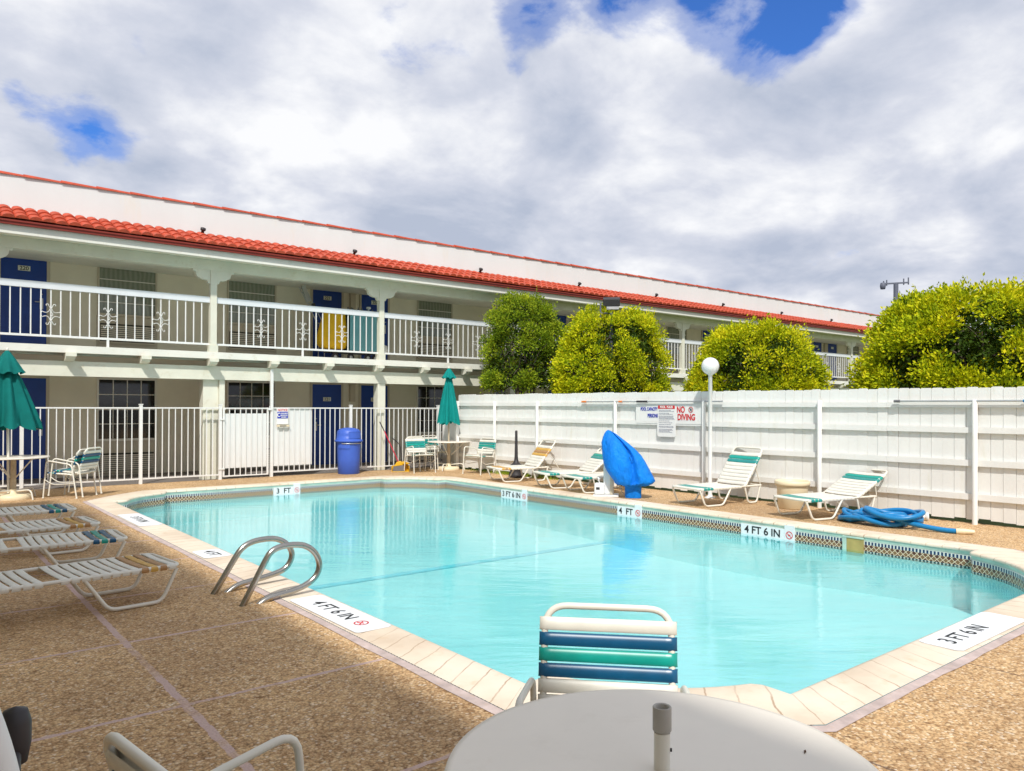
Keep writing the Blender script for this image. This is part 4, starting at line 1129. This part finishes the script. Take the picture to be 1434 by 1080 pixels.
b = MB(); b.prism([(-.14, 0), (.15, 0), (.11, .15), (.03, .20), (-.06, .18), (-.11, .12)], -.03, .03); b.build('bristles', 'grey_plastic', t, rotz=rad(-30), bevel=.01)
b = MB(); b.prism([(-.10, .125), (.10, .152), (.05, .235), (-.04, .225)], -.036, .036); b.build('broom_head', 'yellow_plastic', t, rotz=rad(-30), bevel=.006)

# ------------------------------------------------------------------ ash receptacle, planter, hose, jug
t = thing('ash_receptacle', 'black pole shaped ash receptacle with a wide foot near the fence', 'ash bin', (10.22, 12.45, 0))
b = MB(); b.lathe([(.15, 0), (.165, .02), (.155, .07), (.13, .12), (.13, .17), (.15, .20)], n=24); b.build('bucket', 'black_plastic', t)
b = MB(); b.lathe([(.168, .222), (.17, .235), (.15, .25), (.09, .285), (.055, .33), (.042, .38)], n=24); b.build('flared_collar', 'black_plastic', t)
b = MB(); b.lathe([(.042, .38), (.036, .45), (.027, .92), (.028, .965), (.02, .985), (0, .99)], n=16); b.build('neck', 'black_plastic', t)
t = thing('planter', 'empty round cream plastic planter behind the right lounger', 'planter', (10.40, 6.20, 0))
b = MB(); b.lathe([(.185, 0), (.20, .01), (.222, .34)], n=36); b.lathe([(.222, .34), (.215, .34), (.175, .03), (0, .03)], n=36, cap=False); b.build('pot_body', 'cream_plastic', t)
b = MB(); b.lathe([(.224, .335), (.245, .34), (.252, .365), (.25, .405), (.235, .412), (.22, .40), (.217, .345)], n=36, cap=False); b.build('rim', 'cream_plastic', t)
t = thing('pool_hose', 'coiled thick blue vacuum hose lying on the deck at the right', 'hose', (9.86, 4.66, 0))
pts = []; rg = random.Random(12)
rings = [(.06, .26, .20, .26, .04), (.00, .16, .25, .34, .05), (-.02, -.10, .27, .40, .07), (.05, .20, .22, .27, .12), (-.02, -.16, .24, .37, .13), (.02, -.05, .20, .44, .10), (-.03, -.20, .26, .34, .17)]
N = 26; ph_ = 0
for k, (cx_, cy_, Rx, Ry, z0_) in enumerate(rings):
    nx_ = rings[min(k+1, len(rings)-1)]
    for i in range(N):
        s_ = i/N; w_ = s_*s_*(3-2*s_)
        A_ = [(1-w_)*u+w_*v for u, v in zip((cx_, cy_, Rx, Ry, z0_), nx_)]
        a = 2*math.pi*s_+2.0
        pts.append((A_[0]+A_[2]*math.cos(a), A_[1]+A_[3]*math.sin(a), max(.034, A_[4]+.035*math.sin(2*a+k*1.7))))
last = pts[-1]
tail = [last, (last[0]-.10, last[1]-.30, .12), (-.10, -.62, .05), (-.06, -.80, .032), (-.03, -.93, .032)]
hp = [Vector(p) for p in pts]+smooth_pts(tail)[1:]
b = MB(); b.tube(smooth_pts(hp, 1), .030, 10); b.build('hose_coil', 'hose_blue', t)
b = MB(); b.tube([(-.03, -.93, .032), (.0, -1.00, .034), (.05, -1.10, .036)], [.034, .036, .022], 12); b.build('cuff', 'cream_plastic', t)
t = thing('plastic_jug', 'small white plastic jug lying at the foot of the board fence', 'jug', (10.58, 4.50, .055))
b = MB(); b.lathe([(0, -.10), (.05, -.095), (.055, -.08), (.055, .04), (.03, .085), (.02, .10)], n=18); j = b.build('jug_body', 'sign_white', t); j.rotation_euler = (rad(90), 0, rad(35))
b = MB(); b.lathe([(.03, .10), (.06, .12), (.062, .135), (0, .137)], n=18); j = b.build('jug_lid', 'sign_white', t); j.rotation_euler = (rad(90), 0, rad(35))

# ------------------------------------------------------------------ pool lift under blue cover
t = thing('pool_lift', 'pool lift chair under a bright blue fitted cover on the pool edge', 'pool lift', (9.42, 8.55, 0))
vd = Vector((9.42, 8.55, 0)).normalized(); rt = Vector((vd.y, -vd.x, 0))
S_ = 1/765.
prof = [(903, 512, 712, .085), (880, 510, 714, .09), (800, 508, 715, .10), (757, 505, 718, .11), (748, 420, 800, .20), (725, 380, 868, .24), (700, 368, 886, .25), (660, 335, 868, .26), (600, 290, 835, .26), (540, 256, 800, .26), (480, 238, 766, .26),
        (400, 226, 712, .25), (330, 220, 640, .23), (250, 214, 540, .20), (190, 230, 455, .16), (140, 252, 385, .12), (113, 275, 330, .07), (103, 290, 310, .02)]
rows = []; n = 72
for (yy, xl, xr, dp) in prof:
    z = (905-yy)*S_*1.06; c_ = ((xl+xr)/2-560)*S_; hwid = (xr-xl)/2*S_; row = []
    for k in range(n):
        a = 2*math.pi*k/n
        up_ = max(0, min(1, (800-yy)/200))
        fold = 1+.10*up_*(abs(math.sin(3.5*a+yy*.006))-.5)+.07*up_*(abs(math.sin(6*a-yy*.011+1))-.5)
        # crease that runs from the crown down to the waist
        cr_a = -math.pi/2+.25-(.6*(yy-500)/500)
        dlt = math.atan2(math.sin(a-cr_a), math.cos(a-cr_a))
        dep = dp*(1-.5*math.exp(-(dlt/.13)**2)*(1 if 130 < yy < 740 else 0))
        ca, sa = math.cos(a), math.sin(a)
        px = hwid*math.copysign(abs(ca)**.8, ca); py = dep*math.copysign(abs(sa)**.8, sa)
        py *= fold
        p = rt*(c_+px)+vd*py+Vector((0, 0, z+.012*math.sin(5*a+2)*(1 if 715 < yy < 752 else 0)))
        row.append(tuple(p))
    rows.append(row)
b = MB(); b.grid(rows, closed_u=True); b.add(rows[-1], [tuple(range(n))]); b.build('blue_cover', 'vinyl_blue', t)
o_ = rt*(-.37)+vd*.16
def lb(b, s0, s1, d0, d1, z0, z1):
    c = o_+rt*((s0+s1)/2)+vd*((d0+d1)/2)+Vector((0, 0, (z0+z1)/2)); b.obox(c, rt, vd, (0, 0, 1), (s1-s0)/2, (d1-d0)/2, (z1-z0)/2)
b = MB(); lb(b, -.22, .20, -.16, .16, 0, .035); b.build('base_plate', 'sign_white', t, bevel=.008)
b = MB(); lb(b, -.20, -.03, -.13, .10, .036, .22); b.build('battery_box', 'sign_white', t, bevel=.03)
b = MB(); lb(b, -.17, -.11, -.136, -.131, .12, .16); b.build('socket', 'black_plastic', t)
b = MB(); lb(b, -.05, .09, -.07, .07, .036, .72); b.build('mast', 'panel_white', t, bevel=.02)
b = MB(); lb(b, .06, .12, -.10, -.04, .036, .40); b.build('side_mast', 'trim_tan', t, bevel=.01)
b = MB(); cc = o_+rt*(-.11)-vd*.02; b.tube(fillet([tuple(cc+Vector((0, 0, .2))), tuple(cc+rt*(-.04)+Vector((0, 0, .33))), tuple(cc+rt*.0+Vector((0, 0, .28)))], .03), .008, 6); b.build('handle', 'sign_white', t)
b = MB(); cc = o_+rt*.24-vd*.12; b.tube(smooth_pts([tuple(cc+Vector((0, 0, .35))), tuple(cc+rt*(-.02)+Vector((0, 0, .15))), tuple(cc+rt*.06+Vector((0, 0, .02))), tuple(cc+rt*.14+Vector((0, 0, .012)))]), .007, 6); b.build('cable', 'trim_tan', t)

# ------------------------------------------------------------------ globe lamp, floodlight, mast
t = thing('globe_lamp', 'slim white lamp post with a white globe in front of the board fence', 'lamp post', (10.47, 7.72, 0))
b = MB(); b.lathe([(.09, 0), (.09, .012), (.045, .03), (.034, .06), (.032, 2.02), (.045, 2.03), (.05, 2.06)], n=16); b.build('post', 'rail_white', t)
b = MB(); b.lathe([(.05, -.135)]+[(.144*math.sin(rad(a)), -.144*math.cos(rad(a))) for a in range(22, 181, 8)]+[(0, .144)], (0, 0, 2.17), 32); b.build('globe', 'globe', t)
b = MB(); b.box(-.03, .03, -.035, .035, .14, .24); b.build('outlet_box', 'grey_plastic', t)
t = thing('floodlight', 'black box floodlight on a pole above the second tree', 'floodlight', (11.95, 11.36, 0))
b = MB(); b.lathe([(.05, 0), (.035, 3.55)], n=12); b.build('pole', 'antenna', t)
rt2 = Vector((.69, -.72, 0)); vd2 = Vector((.72, .69, 0))
b = MB(); c = Vector((0, 0, 3.74)); b.obox(c, rt2, (vd2*.9+Vector((0, 0, .3))).normalized(), Vector((-.2, -.2, .95)).normalized(), .18, .10, .085); b.build('housing', 'black_plastic', t, bevel=.02)
b = MB(); c = Vector((.02, -.02, 3.60)); b.obox(c, rt2, vd2, (0, 0, 1), .13, .08, .03); b.build('lens', 'alu', t)
b = MB(); b.tube([(-.16, .17, 3.4), (-.16, .17, 3.72)], .02, 6); b.tube([(0, 0, 3.5), (-.16, .17, 3.5)], .02, 6); b.build('bracket', 'antenna', t)
D_ = 55.0; mx_, my_ = 1.02*D_, .46*D_
t = thing('antenna_mast', 'grey mast with small antennas beyond the trees', 'mast', (mx_, my_, 0))
b = MB(); b.lathe([(.22, 0), (.16, 10.4)], n=10); b.build('mast_pole', 'antenna', t)
a_ = Vector((.45, -.89, 0))
b = MB(); b.obox((0, 0, 10.45), a_, (.89, .45, 0), (0, 0, 1), 0.85, .06, .05)
for s, h in ((-.8, .35), (-.6, .45), (.5, .5), (.8, .6)): c = a_*s; b.tube([(c.x, c.y, 10.3), (c.x, c.y, 10.45+h*.6)], .045, 6)
b.lathe([(0, 0), (.16, .02), (.20, .25), (.16, .48), (0, .5)], (a_.x*-.85, a_.y*-.85, 10.05), 10)
b.build('antennas', 'antenna', t)

# ------------------------------------------------------------------ housekeeping cart upstairs
t = thing('housekeeping_cart', 'housekeeping cart with yellow bag on the upper walkway by door 221', 'cart', (8.55, 16.7, 2.56))
b = MB(); b.box(-.16, .62, -.22, .24, .22, .26); b.box(-.16, .62, .20, .24, .26, 1.10); b.box(-.16, .62, -.22, .24, 1.10, 1.13); b.box(.60, .63, -.22, .24, .26, 1.10); b.build('cart_frame', 'grey_plastic', t)
rows = [[(-.14+.74*k/16, -.235+.008*math.sin(k*1.9+z*5), z) for k in range(17)] for z in (.25, .5, .8, 1.14)]
b = MB(); b.grid(rows); b.build('side_curtain', 'cart_teal', t)
rows = []
for i, z in enumerate([.27, .30, .38, .5, .7, .9, 1.08, 1.14]):
    s = [.55, .85, .98, 1.0, .93, .82, .72, .70][i]; row = []
    for k in range(40):
        a = 2*math.pi*k/40; f = 1+.05*math.sin(7*a+z*3)+.03*math.sin(12*a)
        row.append((-.50+(.13-.13*s)+.37*s*f*math.cos(a)*1.0+(0), -.05+.24*s*f*math.sin(a), z))
    rows.append(row)
b = MB(); b.grid(rows, closed_u=True); b.add(rows[0], [tuple(range(40))]); b.build('yellow_bag', 'bag_yellow', t)
b = MB(); b.lathe([(.0, 0), (.13, .01), (.19, .10), (.17, .22), (.08, .27), (0, .28)], (.78, -.05, .18), 18); b.build('white_bag', 'sign_white', t)
b = MB()
rg = random.Random(4)
for k in range(9): x = -.1+k*.085; b.lathe([(.035, 0), (.035, .06+rg.random()*.08), (.012, .10+rg.random()*.06), (.012, .17)], (x, rg.uniform(-.15, .1), 1.132), 8)
b.build('bottles', 'grey_plastic', t)
b = MB(); b.lathe([(.02, 0), (.02, .15), (.06, .155), (.05, .20), (0, .2)], (.42, -.1, 1.134), 10); b.build('white_bottle', 'sign_white', t)
for x in (-.50, -.10, .35, .55):
    b = MB(); b.lathe([(.0, -.02), (.085, -.02), (.09, 0), (.085, .02), (0, .02)], n=18); w = b.build('wheel', 'black_plastic', t); w.location = (x, -.2, .09); w.rotation_euler = (rad(90), 0, 0)
    h = MB(); h.lathe([(0, 0), (.04, 0), (.04, .008), (0, .008)], n=12); hh = h.build('hub', 'alu', w); hh.location = (0, 0, .0205)
b = MB(); b.box(-.62, .65, -.18, .18, .185, .215); b.build('chassis', 'black_plastic', t)
t = thing('folding_ladder', 'grey metal folding steps leaning behind the yellow bag upstairs', 'steps', (7.95, 17.2, 2.56))
b = MB()
for dx in (-.05, .10):
    b.tube([(-.02+dx, -.1, .9), (-.36+dx, .2, 1.78)], .012, 6)
for k in range(5): s = .55+k*.1; b.tube([(-.02-.05-.34*s, -.1+.3*s, .9+.88*s), (-.02+.10-.34*s, -.1+.3*s, .9+.88*s)], .012, 6)
b.obox((-.27, .12, 1.62), (.36, 0, -.93), (0, 1, 0), (.93, 0, .36), .20, .02, .05); b.build('steps_frame', 'alu', t)
b = MB(); b.tube([(-.05, -.1, 0), (-.02, -.1, .9)], .012, 6); b.tube([(.12, -.1, 0), (.08, -.1, .9)], .012, 6); b.build('steps_legs', 'alu', t)
b = MB(); b.obox((-.12, .02, 1.35), (.36, 0, -.93), (0, 1, 0), (.93, 0, .36), .04, .03, .04); b.build('clamp', 'black_plastic', t)

# ------------------------------------------------------------------ near left edge of the frame: blurred tube with black grip
STAND_LOC = (.085, .838, 0); STAND_PTS = [(.085, .838, 0), (.084, .838, .9), (.080, .838, 1.13), (.068, .845, 1.19), (.045, .86, 1.26), (.02, .88, 1.34)]; GRIP = (.128, 1.187, 1.072)
t = thing('white_frame', 'white curved tube with a dark grip at the lower left corner of the photo', 'frame', STAND_LOC)
b = MB(); b.tube(smooth_pts([(x-STAND_LOC[0], y-STAND_LOC[1], z) for x, y, z in STAND_PTS]), .020, 16); b.build('tube', 'panel_white', t)
b = MB(); b.lathe([(0, -.045), (.014, -.04), (.0185, -.015), (.0185, .012), (.014, .028), (0, .033)], n=18); g_ = b.build('grip', 'black_plastic', t); g_.location = Vector(GRIP)-Vector(STAND_LOC)
b = MB(); b.tube([Vector(GRIP)-Vector(STAND_LOC)+Vector((0, 0, -.02)), Vector(STAND_PTS[1])-Vector(STAND_LOC)], .007, 8); b.build('grip_arm', 'black_plastic', t)

# ------------------------------------------------------------------ trees
def dome_tree(x, y, rx, ry, zb, zt, label, seed, mat, nclump=900, lf=.05, holes=4, rot=0, flat=.0, trunkn=4):
    rg = random.Random(seed)
    t = thing('clipped_tree', label, 'tree', (x, y, 0), rotz=rot, group='clipped trees behind the board fence')
    H_ = zt-zb
    # holes: angular regions thinned out so that inner branches show
    hs = [(rg.uniform(3.3, 5.6), rg.uniform(.12, .72), rg.uniform(.13, .26)) for _ in range(holes)]
    lumps = [(rg.uniform(0, 6.28), rg.uniform(0, 1), rg.uniform(.14, .32), rg.uniform(-.06, .05)) for _ in range(26)]
    def surf(a, v):     # v 0 bottom .. 1 top ; returns radius factor on dome
        e = math.asin(min(1, v)); rr_ = math.cos(e)**.55 if v < 1 else 0
        lump = 1
        for (la, lv, lw, lh) in lumps:
            da = math.atan2(math.sin(a-la), math.cos(a-la)); lump += lh*math.exp(-((da*rr_)**2+(v-lv)**2)/lw**2)
        return rr_, lump
    b = MB()
    def leaf(p, ld, ln):
        sd = ld.cross(Vector((rg.gauss(0, 1), rg.gauss(0, 1), rg.gauss(0, 1)))).normalized()
        w = ln*.27; nn = ld.cross(sd)*ln*.10; o = len(b.v)
        b.v.extend([tuple(p), tuple(p+ld*ln*.45+sd*w+nn), tuple(p+ld*ln), tuple(p+ld*ln*.45-sd*w+nn)])
        b.f.append((o, o+1, o+2, o+3)); b.sm.append(False)
    for c in range(nclump):
        a = rg.uniform(0, 2*math.pi); v = rg.random()**.9
        if rg.random() < .14: v = rg.uniform(0, .10)
        rr_, lump = surf(a, v)
        depth = 0 if rg.random() < .78 else rg.uniform(.1, .45)
        hole = any(math.hypot(math.atan2(math.sin(a-ha), math.cos(a-ha))*.8, v-hv) < hr for ha, hv, hr in hs)
        if hole and rg.random() < .93 and depth < .3: continue
        k = (1-depth)*lump*rg.uniform(.85, .96)
        ctr = Vector((rx*rr_*k*math.cos(a), ry*rr_*k*math.sin(a), zb+H_*v*(1-.3*depth)*(.5+.5*lump)))
        if ctr.z < zb+.05: ctr.z = zb+rg.uniform(-.02, .16)
        out = Vector((math.cos(a)*max(.15, rr_), math.sin(a)*max(.15, rr_), .25+v*.8)).normalized()
        cr = rg.uniform(.13, .27); nl = int(105*(cr/.15)**2)
        for j in range(nl):
            d = Vector((rg.gauss(0, 1), rg.gauss(0, 1), rg.gauss(0, 1))).normalized()
            if d.dot(out) < -.25: d = -d
            r_ = cr*(rg.random()**.45)*(1.0+.35*(rg.random() < .12))
            p = ctr+d*r_
            leaf(p, (d*.9+out*.3+Vector((rg.gauss(0, .5), rg.gauss(0, .5), rg.gauss(.15, .45)))).normalized(), lf*rg.uniform(.65, 1.25))
        if rg.random() < .22:      # a stray shoot
            d = (out+Vector((rg.gauss(0, .3), rg.gauss(0, .3), rg.gauss(.3, .3)))).normalized(); L_ = rg.uniform(.14, .26)
            for j in range(12): leaf(ctr+d*(cr*.6+L_*j/12), (d+Vector((rg.gauss(0, .7), rg.gauss(0, .7), rg.gauss(0, .7)))).normalized(), lf*.8)
    b.build('crown', mat, t)
    b = MB()      # filler leaves through the whole crown, coloured dark to paint in shaded pockets
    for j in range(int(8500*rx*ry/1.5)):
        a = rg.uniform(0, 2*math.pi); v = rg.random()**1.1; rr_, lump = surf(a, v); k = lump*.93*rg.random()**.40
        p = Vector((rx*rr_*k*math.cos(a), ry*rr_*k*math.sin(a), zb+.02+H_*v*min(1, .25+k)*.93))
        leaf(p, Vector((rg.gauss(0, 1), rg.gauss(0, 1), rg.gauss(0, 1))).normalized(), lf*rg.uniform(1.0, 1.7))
    b.build('shade_fill_leaves', 'leaf_shade_fill', t)
    tr = MB()
    for k in range(trunkn):
        a = 2*math.pi*k/trunkn+rg.uniform(-.4, .4); r0_ = rg.uniform(.03, .16)*rx
        base = Vector((r0_*math.cos(a), r0_*math.sin(a), 0)); 
        top = Vector((rx*.28*math.cos(a), ry*.28*math.sin(a), zb+.15))
        P_ = smooth_pts([base, base.lerp(top, .5)+Vector((rg.gauss(0, .05), rg.gauss(0, .05), 0)), top])
        tr.tube(P_, [.075-.03*i/len(P_) for i in range(len(P_))], 8)
        for j in range(7):
            a2 = a+rg.uniform(-1.1, 1.1); v = rg.uniform(.15, .9); rr_, _l = surf(a2, v)
            e_ = Vector((rx*rr_*.82*math.cos(a2), ry*rr_*.82*math.sin(a2), zb+H_*v*.85))
            mid = top.lerp(e_, .45)+Vector((rg.gauss(0, .12), rg.gauss(0, .12), rg.gauss(.0, .1)))
            Q = smooth_pts([top, mid, e_]); tr.tube(Q, [.030*(1-.75*i/len(Q)) for i in range(len(Q))], 6)
            for jj in range(4):
                s0 = Q[int(len(Q)*rg.uniform(.3, .85))]; d = Vector((rg.gauss(0, 1), rg.gauss(0, 1), rg.gauss(.3, .6))).normalized()
                tr.tube([s0, s0+d*rg.uniform(.12, .35)*.6+Vector((0, 0, .03)), s0+d*rg.uniform(.25, .5)], [.011, .008, .004], 5)
    tr.build('trunk', 'bark', t)
    return t
dome_tree(11.95, 14.25, .98, .95, 1.95, 4.08, 'tall oval clipped tree on the left, bare brown patch on its right side', 21, 'leaf_green', 190, .058, 5)
dome_tree(12.35, 11.75, 1.27, 1.18, 1.75, 3.54, 'yellow green dome tree right beside the tall oval one', 22, 'leaf_yellow', 250, .058, 6)
dome_tree(12.9, 8.42, 1.22, 1.2, 1.75, 2.93, 'low wide mushroom shaped tree behind the globe lamp', 23, 'leaf_yellow', 230, .055, 5)
dome_tree(12.9, 4.70, 1.60, 1.6, 1.75, 3.17, 'largest clipped tree at the right edge with open gnarled branches', 24, 'leaf_yellow', 300, .060, 9, trunkn=5)
